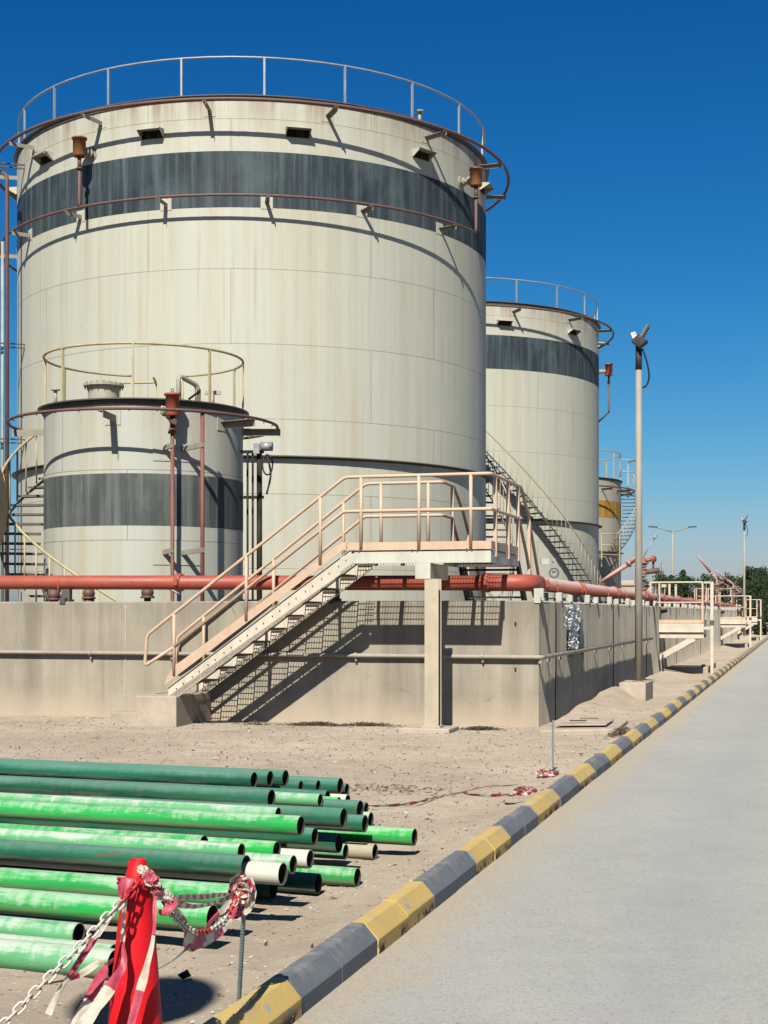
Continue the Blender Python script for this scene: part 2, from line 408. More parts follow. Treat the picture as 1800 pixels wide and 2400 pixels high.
        c = t.mix(t.math('MULTIPLY', t.ramp(z, .0, -.045), t.ramp(lo2, .40, .56, 0, dust_amt * .9)), c, (.37, .31, .22))
        c = t.mix(t.ramp(scr, .70, .75, 0, .5), c, tuple(min(.7, v * 1.4 + .1) for v in dustcol))
        rn = t.noise(t.scale(p, (4, 14, 14)), 1, 6, .65, t.math('ADD', w, 3))
        c = t.mix(t.ramp(rn, .65 - rust * .06, .72 - rust * .06, 0, .35 + rust * .35), c, (.17, .08, .03))
        t.bump(t.math('ADD', lo2, patch), .15, .004)
        return t.done(c, t.ramp(ed, .4, 1.1, .58, .95), 0, .18)
    M['g_dark'] = pipe_mat('dark_green_coating', (.014, .155, .085), (.010, .085, .050), (.17, .32, .26), .62, 0, 1.1)
    M['g_rust'] = pipe_mat('dark_green_rusty_coating', (.020, .15, .08), (.012, .085, .045), (.17, .30, .24), .6, 1, 1.2)
    M['g_bright'] = pipe_mat('bright_green_coating', (.025, .46, .075), (.018, .36, .06), (.38, .60, .38), .7)
    M['g_mid'] = pipe_mat('dusty_green_coating', (.025, .42, .08), (.025, .30, .07), (.36, .53, .36), .9)
    M['g_pale'] = pipe_mat('pale_dusty_green_coating', (.17, .46, .22), (.09, .36, .14), (.47, .54, .44), 1)
    M['g_white'] = pipe_mat('sandy_white_coating', (.66, .67, .56), (.58, .58, .47), (.55, .52, .43), .5)
    M['g_beige'] = pipe_mat('sandy_beige_coating', (.42, .37, .26), (.36, .31, .21), (.48, .42, .31), .5)
    M['bore'] = paint('dark_pipe_bore', (.035, .028, .022), (.02, .015, .012), .45, 12, .85)  # near-black colour inside the pipes
    # --- red plastic, chain and tape
    t = NT('red_plastic'); p = t.coord('Object'); n1 = t.noise(p, 5, 5, .6); n2 = t.noise(p, 30, 5, .7)
    c = t.mix(t.ramp(n1, .3, .7), (.55, .008, .012), (.72, .010, .018))
    c = t.mix(t.ramp(n2, .68, .74, 0, .6), c, (.55, .22, .18))
    t.bump(n1, .1, .01)
    M['cone'] = t.done(c, .55, 0, .2)
    M['chain_white'] = paint('white_plastic', (.66, .62, .52), (.5, .43, .34), .4, 30, .5, .4, 0, .15)
    M['chain_red'] = paint('red_plastic_chain', (.58, .03, .035), (.5, .12, .1), .35, 30, .45, .4, 0, .15)
    t = NT('barrier_tape'); uv = t.coord('UV'); u = t.sep(uv)[0]; p = t.coord('Object')
    band = t.math('GREATER_THAN', t.math('FRACT', u), .5)
    n1 = t.noise(p, 25, 5, .6)
    red = t.mix(t.ramp(n1, .3, .7), (.46, .04, .08), (.66, .14, .19)); wh = t.mix(t.ramp(n1, .3, .7), (.60, .52, .39), (.84, .78, .64))
    c = t.mix(band, red, wh)
    t.bump(n1, .4, .01)
    t.done(c, .45, 0, .4)
    tr = t.n('ShaderNodeBsdfTranslucent'); t.l(c, tr.inputs[0])
    mx = t.n('ShaderNodeMixShader'); mx.inputs[0].default_value = .22
    t.l(t.b.outputs[0], mx.inputs[1]); t.l(tr.outputs[0], mx.inputs[2]); t.l(mx.outputs[0], t.out.inputs[0])
    M['tape'] = t.mat
    # --- foil
    t = NT('crumpled_foil'); p = t.coord('Object'); n1 = t.noise(p, 9, 6, .7); n2 = t.noise(p, 26, 4, .6)
    t.bump(t.math('ADD', n1, n2), 1.0, .06)
    M['foil'] = t.done((1, .99, .94), .5, .0, .3)
    # --- stones
    t = NT('small_stones'); p = t.coord('Position'); v = t.voro(p, 9); q = t.sep(v.outputs['Color'])[0]
    c = t.mix(q, (.22, .17, .13), (.56, .49, .41))
    M['stone'] = t.done(c, .9, 0, .15)
    # --- trees
    for nm, c0, c1 in (('leaf_dark', (.014, .032, .010), (.045, .080, .024)), ('leaf_mid', (.024, .045, .014), (.065, .10, .033))):
        t = NT(nm); p = t.coord('Position'); n1 = t.noise(p, 1.3, 4); n2 = t.noise(p, 6, 3)
        c = t.mix(t.ramp(t.math('ADD', t.math('MULTIPLY', n1, .6), t.math('MULTIPLY', n2, .4)), .35, .65), c0, c1)
        M[nm] = t.done(c, .7, 0, .25)
    M['bark'] = paint('tree_bark', (.10, .075, .055), (.06, .045, .035), .45, 6, .9)
mats()
M = MATS
# ================================================================ light, sky, camera
SUN_AZ, SUN_EL = R(11.2), R(43.5)
world = bpy.data.worlds.new('World'); SC.world = world; world.use_nodes = True
wt = world.node_tree; wt.nodes.clear()
wo = wt.nodes.new('ShaderNodeOutputWorld'); bg = wt.nodes.new('ShaderNodeBackground'); sky = wt.nodes.new('ShaderNodeTexSky')
sky.sky_type = 'NISHITA'; sky.sun_disc = False; sky.sun_elevation = SUN_EL; sky.sun_rotation = math.pi + SUN_AZ
sky.altitude = 0; sky.air_density = 1.0; sky.dust_density = .6; sky.ozone_density = 3.0
sp_ = wt.nodes.new('ShaderNodeSeparateColor'); cm_ = wt.nodes.new('ShaderNodeCombineColor')
wt.links.new(sky.outputs[0], sp_.inputs[0])
SKY = .09
for i, (gam, k) in enumerate(((2.8, 1.87), (1.44, .93), (1.08, .99))):   # clear, deep desert blue: steeper response per channel
    x = wt.nodes.new('ShaderNodeMath'); x.operation = 'MULTIPLY'; x.inputs[1].default_value = SKY
    y = wt.nodes.new('ShaderNodeMath'); y.operation = 'POWER'; y.inputs[1].default_value = gam
    w = wt.nodes.new('ShaderNodeMath'); w.operation = 'MULTIPLY'; w.inputs[1].default_value = k / SKY / 1.80
    wt.links.new(sp_.outputs[i], x.inputs[0]); wt.links.new(x.outputs[0], y.inputs[0]); wt.links.new(y.outputs[0], w.inputs[0]); wt.links.new(w.outputs[0], cm_.inputs[i])
bg.inputs[1].default_value = SKY
wt.links.new(cm_.outputs[0], bg.inputs[0]); wt.links.new(bg.outputs[0], wo.inputs[0])
sl = bpy.data.lights.new('sun', 'SUN'); sl.energy = 4.9; sl.angle = R(.5); sl.color = (1, .955, .865)
so = bpy.data.objects.new('sun', sl); COL.objects.link(so)
sd = Vector((math.sin(SUN_AZ) * math.cos(SUN_EL), math.cos(SUN_AZ) * math.cos(SUN_EL), -math.sin(SUN_EL)))
so.rotation_euler = sd.to_track_quat('-Z', 'Y').to_euler(); so.location = (-20, -30, 40)
cam = bpy.data.cameras.new('camera'); co = bpy.data.objects.new('camera', cam); COL.objects.link(co)
cam.sensor_fit = 'VERTICAL'; cam.sensor_height = 36; cam.sensor_width = 36; cam.lens = 52.0
cam.shift_y = 238 / 2400; cam.clip_end = 6000; cam.clip_start = .05
co.location = (0, 0, H); co.rotation_euler = (R(90), 0, 0)
SC.camera = co
SC.view_settings.view_transform = 'Standard'; SC.view_settings.look = 'None'; SC.view_settings.exposure = .85; SC.view_settings.gamma = 1
SC.render.engine = 'CYCLES'; SC.cycles.max_bounces = 6; SC.cycles.use_denoising = True

# ================================================================ ground, road, kerb
KA = 1.763                                  # road face of the kerb
def steps(segs):
    out = [segs[0][0]]
    for x0, x1, n in segs:
        out += [x0 + (x1 - x0) * i / n for i in range(1, n + 1)]
    return out
def ground_z(a, b):
    p = S(a, b)
    if a > KA - .12 and a < 12: return -.07
    near = max(0, min(1, (60 - p.length) / 40))
    n = mnoise.noise(Vector((p.x * .5, p.y * .5, 0))) * .03 + mnoise.noise(Vector((p.x * 2.1, p.y * 2.1, 3))) * .014
    n += mnoise.noise(Vector((p.x * 6.5, p.y * 6.5, 5))) * .007 * (1 if b < 3 else .6)
    z = .01 + n * near
    t = max(0, min(1, (a - .9) / .7)); z += .075 * t * t
    if -.0 < a < 1.2 and b > .5:                            # sand banked against the side wall
        k = max(0, 1 - a / (.75 + .35 * mnoise.noise(Vector((b * .35, 2, 0))))) 
        z += (.13 + .09 * mnoise.noise(Vector((b * .3, 0, 7)))) * k * min(1, (b - .5) / 3)
    z += .26 * math.exp(-((a - .38) / .3) ** 2 - ((b - 6.8) / .8) ** 2)      # sand drifted on the pole plinth
    if a > 12: z += .1
    return z
A_ = steps([(-600, -60, 6), (-60, -12, 8), (-12, -8, 20), (-8, 1.62, 136), (1.62, KA - .1, 2), (KA - .1, 12, 4), (12, 12.2, 1), (12.2, 60, 6), (60, 700, 6)])
B_ = steps([(-300, -40, 6), (-40, -18, 8), (-18, .4, 260), (.4, 14, 110), (14, 60, 90), (60, 160, 40), (160, 2500, 10)])
g = MB()
na = len(A_)
g.add([S(a, b, ground_z(a, b)) for b in B_ for a in A_],
      [(j * na + i, j * na + i + 1, (j + 1) * na + i + 1, (j + 1) * na + i) for j in range(len(B_) - 1) for i in range(na - 1)], True)
tag(g.build('ground', M['ground']), 'dusty sandy gravel ground around the tank farm', kind='structure')
rd = MB()
rb = steps([(-60, -20, 4), (-20, 118, 138)])
ra = steps([(KA - .02, 10.2, 12)])
rd.add([S(a, b, .004 + .012 * min(1, (a - KA) / 4)) for b in rb for a in ra],
       [(j * len(ra) + i, j * len(ra) + i + 1, (j + 1) * len(ra) + i + 1, (j + 1) * len(ra) + i) for j in range(len(rb) - 1) for i in range(len(ra) - 1)], True)
tag(rd.build('road', M['road']), 'pale dusty asphalt road beside the striped kerb', kind='structure')
kb = MB()
def kerb_run(a_front, inward, b0, b1):
    k0 = int(math.floor((b0 + 13.92) / .6)); k1 = int((b1 + 13.92) / .6)
    for k in range(k0, k1):
        y0 = -13.92 + k * .6 + .003; y1 = y0 + .594
        kb.mi = 1 if (k // 2) % 2 == 0 else 0
        j = random.uniform(-.005, .005); jz = random.uniform(-.004, .004)
        prof = [(0, -.05), (.001, .083 + jz), (.006, .090 + jz), (.068, .160 + jz), (.076, .164 + jz), (.140, .164 + jz), (.215, .07), (.215, -.05)]
        mid = [0, .3, .594]
        vs = [S(a_front - inward * (x + j), y0 + t, z) for t in mid for x, z in prof]
        n = len(prof)
        fs = [(s * n + i, s * n + i + 1, (s + 1) * n + i + 1, (s + 1) * n + i) for s in range(2) for i in range(n - 1)]
        fs += [tuple(range(n - 1, -1, -1)), tuple(range(2 * n, 3 * n))]
        if inward < 0: fs = [tuple(reversed(f)) for f in fs]
        kb.add(vs, fs)
kerb_run(KA, 1, -22, 112)
kerb_run(10.2, -1, -22, 112)
tag(kb.build('kerb', [M['kerb_yellow'], M['kerb_grey']]), 'chamfered kerb painted in yellow and grey blocks', kind='structure')

# loose stones and dry bits: nobody could count them
def shard(mb, c, s, flat=.6):
    t = (1 + 5 ** .5) / 2
    q = Matrix.Rotation(random.uniform(0, 6.3), 3, 'Z') @ Matrix.Rotation(random.uniform(-.5, .5), 3, 'X')
    base = [(1, 0, 0), (-.8, .2, 0), (.1, .9, 0), (-.1, -1, .1), (.1, .1, .9), (0, 0, -.6)]
    vs = [Vector(c) + q @ Vector((x * s * random.uniform(.7, 1.2), y * s * random.uniform(.6, 1.1), z * s * flat)) for x, y, z in base]
    mb.add(vs, [(0, 2, 4), (2, 1, 4), (1, 3, 4), (3, 0, 4), (2, 0, 5), (1, 2, 5), (3, 1, 5), (0, 3, 5)])
st = MB()
for i in range(17000):
    b = -18 + 19 * random.random() ** .8; a = random.uniform(-8.5, 1.5)
    if b > -.05 and a < .1: continue
    s = random.choice((.005, .007, .009, .012, .016)) * random.uniform(.7, 1.3)
    if random.random() < .012: s = random.uniform(.018, .04)
    shard(st, S(a, b, ground_z(a, b) + s * .2), s)
tag(st.build('gravel', M['stone']), 'small stones scattered over the sandy ground', kind='stuff')
dl = MB()
for i in range(600):
    b = random.uniform(-16, 5); a = random.uniform(-8, 1.5)
    if b > -.05 and a < .1: continue
    s = random.uniform(.01, .035); q = random.uniform(0, 6.3)
    p = S(a, b, ground_z(a, b) + .008); d = Vector((math.cos(q), math.sin(q), random.uniform(0, .4))); w = Vector((-d.y, d.x, .1)) * random.uniform(.15, .4)
    dl.add([p - d * s, p + w * s, p + d * s + Vector((0, 0, .008)), p - w * s, p + Vector((0, 0, .010))], [(0, 1, 4), (1, 2, 4), (2, 3, 4), (3, 0, 4)])
tag(dl.build('dry_leaves', M['twig']), 'dark dry leaf scraps and chips lying on the sand', kind='stuff')
def litter(a, b, wa, wb, n, label, mat='litter', hgt=.05):
    m = MB()
    for i in range(n):
        t = random.gauss(0, .4); u = random.gauss(0, .4)
        r = max(0, 1 - t * t - u * u)
        aa = a + t * wa; bb = b + u * wb
        p = S(aa, bb, ground_z(aa, bb) + hgt * r * random.random() + .004)
        q = random.uniform(0, 6.3); L = random.uniform(.03, .09); d = Vector((math.cos(q), math.sin(q), random.uniform(-.2, .35))) * L
        w = Vector((-d.y, d.x, 0)).normalized() * random.uniform(.005, .011)
        m.add([p - w, p + w, p + d + w * .4, p + d - w * .4, p + d * .5 + Vector((0, 0, .006))], [(0, 1, 4), (1, 2, 4), (2, 3, 4), (3, 0, 4)])
    o = m.build('dry_plant_litter', M[mat]); rebase(o, S(a, b, 0)); return tag(o, label, 'plant litter', 'heaps of dry plant litter', 'stuff')
litter(-3.45, -.52, .55, .16, 900, 'largest dark heap of dry plant litter at the wall foot under the stair')
litter(-2.6, -.42, .55, .11, 480, 'low strip of dry plant litter between the stair shadow and the steel post')
litter(-.75, -.72, .34, .13, 520, 'dry plant litter heap right of the steel post footing')
litter(1.42, -1.55, .22, .35, 320, 'heap of dry brown twigs against the back of the kerb', 'twig', .09)
litter(-.1, -8.4, .9, .5, 150, 'brown scatter of dry plant litter on the sand behind the pipe ends', 'twig', .008)
litter(-4.35, -.75, .35, .1, 120, 'thin litter strip beside the concrete stair footing')

# ================================================================ bund wall
WT = 1.95
wall = thing('bund_wall', 'long grey brown concrete bund wall carrying the red pipeline', 'wall', S(0, 0, 0))
def wall_face(mb, along, n_al, zs, fn):
    vs = [fn(t, z) for z in zs for t in along]; n = len(along)
    mb.add(vs, [(j * n + i, j * n + i + 1, (j + 1) * n + i + 1, (j + 1) * n + i) for j in range(len(zs) - 1) for i in range(n - 1)], False)
fw = MB()
al = steps([(-40, -12, 10), (-12, 0, 90)])
zs = [-.3, 0, .3, .6, .9, 1.2, 1.5, 1.8, WT - .02]
def rough(t, z, k, amp): return amp * (mnoise.noise(Vector((t * 2.2, z * .35, k))) + .6 * mnoise.noise(Vector((t * 7, z * 1.1, k + 3))))
wall_face(fw, al, 0, zs, lambda t, z: S(t, rough(t, z, 0, .003) if -40 < t < 0 else 0, z))
fw.add([S(t, y, z) for t in al for y, z in ((0, WT - .02), (.02, WT), (.28, WT), (.3, WT - .02), (.3, -.3))],
       [(i * 5 + k, (i + 1) * 5 + k, (i + 1) * 5 + k + 1, i * 5 + k + 1) for i in range(len(al) - 1) for k in range(4)])
fw.build('front_wall_run', M['concrete'], wall)
sw = MB()
al2 = steps([(0, 22, 440), (22, 90, 340)])
def side_rough(t, z):
    return .004 * mnoise.noise(Vector((t * .9, z * .2, 9))) + .0024 * mnoise.noise(Vector((t * 5.2, z * .25, 4)))
zs2 = [-.3, 0, .2, .4, .6, .8, 1.0, 1.2, 1.4, 1.6, 1.8, WT - .02]
wall_face(sw, al2, 0, zs2, lambda t, z: S(side_rough(t, z) if t > .01 else 0, t, z))
al3 = [0] + [t for t in al2 if t >= .3]
sw.add([S(x - (0), t, z) for t in al2 for x, z in ((0, WT - .02), (-.02, WT + .001), (-.28, WT + .001), (-.3, WT - .02), (-.3, -.3))],
       [(i * 5 + k + 1, (i + 1) * 5 + k + 1, (i + 1) * 5 + k, i * 5 + k) for i in range(len(al2) - 1) for k in range(4) if al2[i] >= .30 or k < 0])
sw.add([S(-.02, .02, WT), S(0, 0, WT - .02), S(0, .30, WT - .02), S(-.02, .30, WT), S(-.30, .30, WT)], [(0, 1, 2, 3)])
sw.build('side_wall_run', M['concrete'], wall)
jt = MB()
for t in (-6.9, -14.5):
    jt.mi = 0
    zz = [i * .065 for i in range(30)]
    jt.tube([S(t + .006 * mnoise.noise(Vector((z * 5, t, 0))), -.002, z) for z in zz], [.010 + .005 * mnoise.noise(Vector((z * 9, t, 2))) for z in zz], 6)
jt.build('wall_joint', M['stone_block'], wall)
for i, t in enumerate((1.55, 9.3, 16.4, 26, 38, 52, 66)):
    j = MB(); j.tube([S(.004, t, z) for z in (0, WT - .01)], .012, 6); j.build('wall_joint', M['black_steel'], wall)
for (a, z) in ((-.36, 1.60), (-.36, .90), (-1.62, .92)):
    j = MB(); j.sbox(a - .012, a + .012, -.03, 0, z - .02, z + .02); j.build('anchor_stub', M['black_steel'], wall)

# conduit clipped along both faces
cd = thing('wall_conduit', 'thin beige conduit pipe clipped along both faces of the bund wall', 'conduit', S(0, 0, 1.08))
m = MB(); m.tube(bent([S(-40, -.075, 1.14), S(-9, -.075, 1.10), S(.065, -.075, 1.083), S(.065, 17.3, 1.085)], .1), .033, 10); m.build('conduit_pipe', M['pole'], cd)
for b in (-.03, .75, 1.9, 3.1, 4.5, 6.3, 8.6, 11, 13.6, 16.4):
    m = MB(); m.sbox(.0, .05, b - .02, b + .02, .99, 1.04); m.lathe([(.040, -.02), (.040, .02)], S(.065, b + .1, 1.083), 10, axis=V3); m.build('pipe_clip', M['pole'], cd)
for a in (-7.5, -6.05, -5.58, -4.6, -2.9, -.86):
    m = MB(); m.sbox(a - .015, a + .015, -.07, 0, 1.0, 1.05); m.lathe([(.044, -.02), (.044, .02)], S(a, -.075, 1.092 - .0 * a), 10, axis=U3); m.build('pipe_clip', M['pole'], cd)

# ================================================================ red pipeline
PZ, PR = 2.225, .118
pl = thing('red_pipeline', 'thick dull red fire water pipeline along the top of the bund wall', 'pipeline', S(-.15, .15, PZ))
PA = -.19
m = MB(); m.tube(bent([S(-40, .15, PZ + .16), S(-9, .15, PZ + .055), S(-.95, .15, PZ)], .5), PR, 20); m.build('front_pipe', M['red'], pl)
elb = [S(-.95, .15, PZ)] + arc_pts(S(-.95, .15, PZ), S(PA + .05, .15, PZ), S(PA, 1.15, PZ), .42, 8) + [S(PA, 1.05, PZ)]
m = MB(); m.tube(elb, PR + .012, 20); m.build('pipe_elbow', M['red'], pl)
m = MB(); m.tube([S(PA, 1.05, PZ), S(PA, 30, PZ - .03), S(PA, 60, PZ - .02), S(PA, 88, PZ)], PR, 20); m.build('side_pipe', M['red_dusty'], pl)
def coupling(c, ax):
    m = MB()
    m.lathe([(PR, -.05), (PR + .030, -.048), (PR + .034, 0), (PR + .030, .048), (PR, .05)], c, 20, axis=ax)
    for sgn in (1, -1):
        sidev = ax.cross(Z3) * sgn
        m.box(c + sidev * (PR + .045), .05, .07, .09, (sidev, ax, Z3))
        m.cyl(c + sidev * (PR + .05) - Z3 * .09, c + sidev * (PR + .05) + Z3 * .09, .014, n=8)
    m.build('pipe_coupling', M['red'], pl)
for a in (-.84, -6.0, -12.2): coupling(S(a, .15, PZ + (.055 * (-a) / 9)), U3)
for b in (.98, 5.2, 10.9, 17.0, 23, 29, 35, 41, 47, 53, 59, 65, 71): coupling(S(PA, b, PZ - .01), V3)
for b in [2.25 + 3.4 * k for k in range(25)]:
    m = MB(); m.tube([S(PA + (PR + .006) * math.cos(q), b, PZ - .015 + (PR + .006) * math.sin(q)) for q in [math.pi * i / 10 for i in range(11)]] + [S(PA - PR - .006, b, WT + .1)], .008, 6)
    m.tube([S(PA + PR + .006, b, PZ - .015), S(PA + PR + .006, b, WT + .1)], .008, 6); m.build('pipe_strap', M['red'], pl)
for a in (-8.15, -3.4):
    m = MB(); m.tube([S(a, .15 + (PR + .006) * math.cos(q), PZ + .04 + (PR + .006) * math.sin(q)) for q in [math.pi * i / 10 for i in range(11)]], .009, 6)
    m.tube([S(a, .15 - PR - .006, PZ + .04), S(a, .15 - PR - .006, WT + .08)], .009, 6); m.build('pipe_strap', M['red'], pl)

# supports on the wall, each a thing
def support(kind):
    m = MB()
    if kind == 0:                                            # two block legs joined by a saddle plate
        m.box((.13, 0, .075), .10, .12, .15); m.box((-.11, 0, .075), .10, .12, .15); m.box((.01, 0, .05), .15, .08, .02)
    else:
        m.box((.15, 0, .06), .09, .13, .12); m.box((0, 0, .045), .24, .06, .05)
    return m
s0 = support(0).build('pipe_support', M['stone_block'], bevel=.006); s1 = support(1).build('pipe_support', M['stone_block'], bevel=.006)
used = set()
ordw = ['first', 'second', 'third', 'fourth', 'fifth', 'sixth', 'seventh', 'eighth', 'ninth', 'tenth']
idx = 0
for k in range(24):
    for kind, bb in ((0, 2.25 + 3.4 * k), (1, 3.35 + 3.4 * k)):
        src = (s0, s1)[kind]
        o = src if kind not in used else src.copy()
        if kind in used: COL.objects.link(o)
        used.add(kind)
        o.location = S(PA + .02, bb, WT + .002); o.rotation_euler = (0, 0, SITE_ROT)
        if idx < 8: lab = f'pale block under the red pipe, {ordw[idx]} from the wall corner on the right face'
        else: lab = 'small pale block under the far stretch of red pipe along the right face'
        tag(o, lab, 'pipe support', 'pipe supports on the bund wall'); idx += 1
for i, (a, lab) in enumerate(((-8.05, 'dark bracket under the red pipe in front of the small tank stair'), (-3.32, 'dark bracket under the red pipe just above the main stair'), (-.02, 'pale block under the red pipe elbow at the wall corner'))):
    m = MB(); m.sbox(a - .09, a + .09, .06, .24, WT + .002, WT + .04); m.sbox(a - .075, a + .075, .10, .20, WT + .04, PZ - PR + .03 + (.04 if i < 2 else 0)); m.sbox(a - .05, a + .05, -.02, .06, WT - .04, WT + .06)
    o = m.build('pipe_support', M['steel_dark'] if i < 2 else M['stone_block'], bevel=.004); rebase(o, S(a, .15, WT)); tag(o, lab, 'pipe support', 'pipe supports on the bund wall')

# foil and strip on the side wall
def foil(b0, b1, z0, z1, label):
    m = MB(); n = 26
    pts = []
    for j in range(n + 1):
        for i in range(n + 1):
            u, v = i / n, j / n
            ed = .05 * mnoise.noise(Vector((u * 9, v * 9, b0)))
            p = S(.05 + .05 * mnoise.noise(Vector((u * 8, v * 8, 3 + b0))) + .02 * mnoise.noise(Vector((u * 21, v * 21, 8))), b0 + (b1 - b0) * u + ed, z0 + (z1 - z0) * v + ed * .8)
            pts.append(p)
    m.add(pts, [(j * (n + 1) + i, j * (n + 1) + i + 1, (j + 1) * (n + 1) + i + 1, (j + 1) * (n + 1) + i) for j in range(n) for i in range(n)])
    o = m.build('foil_sheet', M['foil']); rebase(o, S(0, (b0 + b1) / 2, z0))
    so_ = o.modifiers.new('thickness', 'SOLIDIFY'); so_.thickness = .003
    return tag(o, label, 'foil', 'foil sheets on the wall')
foil(2.35, 3.95, 1.46, 1.90, 'large crumpled silver foil sheet stuck on the side of the bund wall')
foil(2.75, 3.75, 1.14, 1.44, 'smaller crumpled foil sheet below the large one on the bund wall')
m = MB(); m.sbox(.012, .03, 4.15, 4.55, 1.2, 1.66); o = m.build('wall_plate', M['bluestrip'], bevel=.004); rebase(o, S(.02, 4.35, 1.2)); tag(o, 'narrow pale blue plate on the wall beside the foil', 'plate')

# ================================================================ main access stair
SA0, SZ0, SL = -5.365, .482, .713
def sl(a): return SZ0 + SL * (a - SA0)                       # lower edge of the stringer
FZ = 2.69; LA, RA = -2.73, -.48; BF, BB = -1.3, -.15; BX = .95
stair = thing('access_stair', 'peach and white steel crossover stair with grating landing over the bund wall', 'stair', S(-1.4, -.7, 0))
def band(a0, a1, lo, hi, b, th, name, mat, bev=.004):
    m = MB(); m.prism([S(a0, b, sl(a0) + lo), S(a1, b, sl(a1) + lo), S(a1, b, sl(a1) + hi), S(a0, b, sl(a0) + hi)], V3 * th)
    return m.build(name, mat, stair, bevel=bev)
def stringer(b, out):
    m = MB(); A0, A1 = -5.56, -2.60
    def pr(lo, hi, bb, th): m.prism([S(A0, bb, max(.47, sl(A0) + lo)), S(SA0 + .0, bb, sl(SA0) + lo), S(A1, bb, sl(A1) + lo), S(A1, bb, sl(A1) + hi), S(A0, bb, sl(A0) + hi)], V3 * th)
    pr(.012, .258, b + (.014 if out < 0 else -.022), .008)                               # web
    pr(.0, .012, b, .05 if out < 0 else -.05); pr(.258, .268, b - (.010 if out < 0 else -.010), .06 if out < 0 else -.06)
    return m.build('stringer', M['platform_cream'], stair)
stringer(BF, -1); stringer(BB, 1)
for b in (BF - .004, BB):
    m = MB(); A0, A1 = -5.60, -2.72
    m.prism([S(A0 - .02, b, sl(A0) + .33), S(A1, b, sl(A1) + .335), S(A1 + .06, b, FZ + .005), S(A1 + .06, b, FZ + .125), S(A1 - .02, b, FZ + .125), S(A0 + .13, b, sl(A0 + .13) + .52), S(A0 + .03, b, sl(A0) + .46)], V3 * .008)
    m.build('toe_plate', M['peach'], stair)
for i in range(11):                                          # bolts of the treads
    a = -5.42 + i * .262
    m = MB()
    for d in (0, .115): m.cyl(S(a + d, BF + .014, sl(a + d) + .15), S(a + d, BF - .008, sl(a + d) + .15), .0075, n=6)
    m.build('tread_bolts', M['black_steel'], stair)
def grate(m, a0, a1, b0, b1, z, along_b, pitch, cross, th=.004, dep=.03):
    if along_b:
        n = int((a1 - a0) / pitch)
        for i in range(n + 1): m.sbox(a0 + i * (a1 - a0) / n - th / 2, a0 + i * (a1 - a0) / n + th / 2, b0, b1, z - dep, z)
        n = int((b1 - b0) / cross)
        for i in range(n + 1): m.sbox(a0, a1, b0 + i * (b1 - b0) / n - .004, b0 + i * (b1 - b0) / n + .004, z - .012, z - .003)
    else:
        n = int((b1 - b0) / pitch)
        for i in range(n + 1): m.sbox(a0, a1, b0 + i * (b1 - b0) / n - th / 2, b0 + i * (b1 - b0) / n + th / 2, z - dep, z)
        n = int((a1 - a0) / cross)
        for i in range(n + 1): m.sbox(a0 + i * (a1 - a0) / n - .004, a0 + i * (a1 - a0) / n + .004, b0, b1, z - .012, z - .003)
for i in range(10):                                          # open grating treads
    z = .70 + .2065 * i; ac = SA0 + (z - SZ0 - .17) / SL
    m = MB(); bi0, bi1 = BF + .05, BB - .05
    for k in range(7):
        a = ac - .13 + k * .26 / 6; m.sbox(a - .0025, a + .0025, bi0, bi1, z - .03, z)
    for k in range(12):
        b = bi0 + .004 + (bi1 - bi0 - .008) * k / 11; m.sbox(ac - .13, ac + .13, b - .0035, b + .0035, z - .014, z - .004)
    m.sbox(ac - .14, ac - .132, bi0, bi1, z - .04, z + .002)
    for b in (bi0 - .004, bi1 + .004): m.sbox(ac - .13, ac + .13, b - .003, b + .003, z - .06, z)
    m.build('tread', M['grating'], stair)
# landing: main strip plus the arm over the wall
m = MB(); grate(m, LA + .04, RA - .02, BF + .02, BB, FZ, True, .046, .095); m.build('landing_grating', M['grating'], stair)
m = MB(); grate(m, -1.46, RA - .02, BB + .01, BX, FZ, True, .046, .095); m.build('landing_grating', M['grating'], stair)
m = MB()
m.sbox(LA + .16, RA, BF, BF + .012, FZ - .195, FZ - .025); m.sbox(LA + .16, RA, BF + .012, BF + .07, FZ - .195, FZ - .185); m.sbox(LA + .16, RA, BF + .012, BF + .07, FZ - .04, FZ - .031)
m.prism([S(LA - .05, BF + .002, 2.36), S(LA + .16, BF + .002, FZ - .19), S(LA + .16, BF + .002, FZ - .045), S(LA - .05, BF + .002, FZ - .09)], V3 * .01)
m.build('landing_beam', M['white_steel'], stair)
m = MB(); m.sbox(RA - .012, RA, BF + .014, BX + .02, FZ - .195, FZ - .03); m.sbox(RA - .07, RA - .012, BF + .08, BX, FZ - .195, FZ - .187); m.build('landing_beam', M['white_steel'], stair)
m = MB(); m.sbox(LA + .16, -1.48, BB + .0, BB + .012, FZ - .195, FZ - .034); m.build('landing_beam', M['white_steel'], stair)
m = MB(); m.sbox(-1.48, -1.468, BB + .014, BX, FZ - .195, FZ - .034); m.build('landing_beam', M['white_steel'], stair)
for a in (-2.1, -1.42, -.95):
    m = MB(); m.sbox(a - .03, a + .03, BF + .075, BB - .002, FZ - .13, FZ - .034); m.build('cross_beam', M['steel_dark'], stair)
m = MB(); m.sbox(-1.46, RA - .075, BX - .06, BX, FZ - .19, FZ - .034); m.build('cross_beam', M['steel_dark'], stair)
m = MB(); m.sbox(LA + .05, RA, BF - .004, BF + .004, FZ + .0, FZ + .118); m.build('toe_board', M['peach'], stair)
m = MB(); m.sbox(RA - .001, RA + .007, BF + .004, BX, FZ + .0, FZ + .118); m.build('toe_board', M['peach'], stair)
m = MB(); m.sbox(LA + .05, -1.48, BB - .004, BB + .004, FZ, FZ + .118); m.build('toe_board', M['peach'], stair)
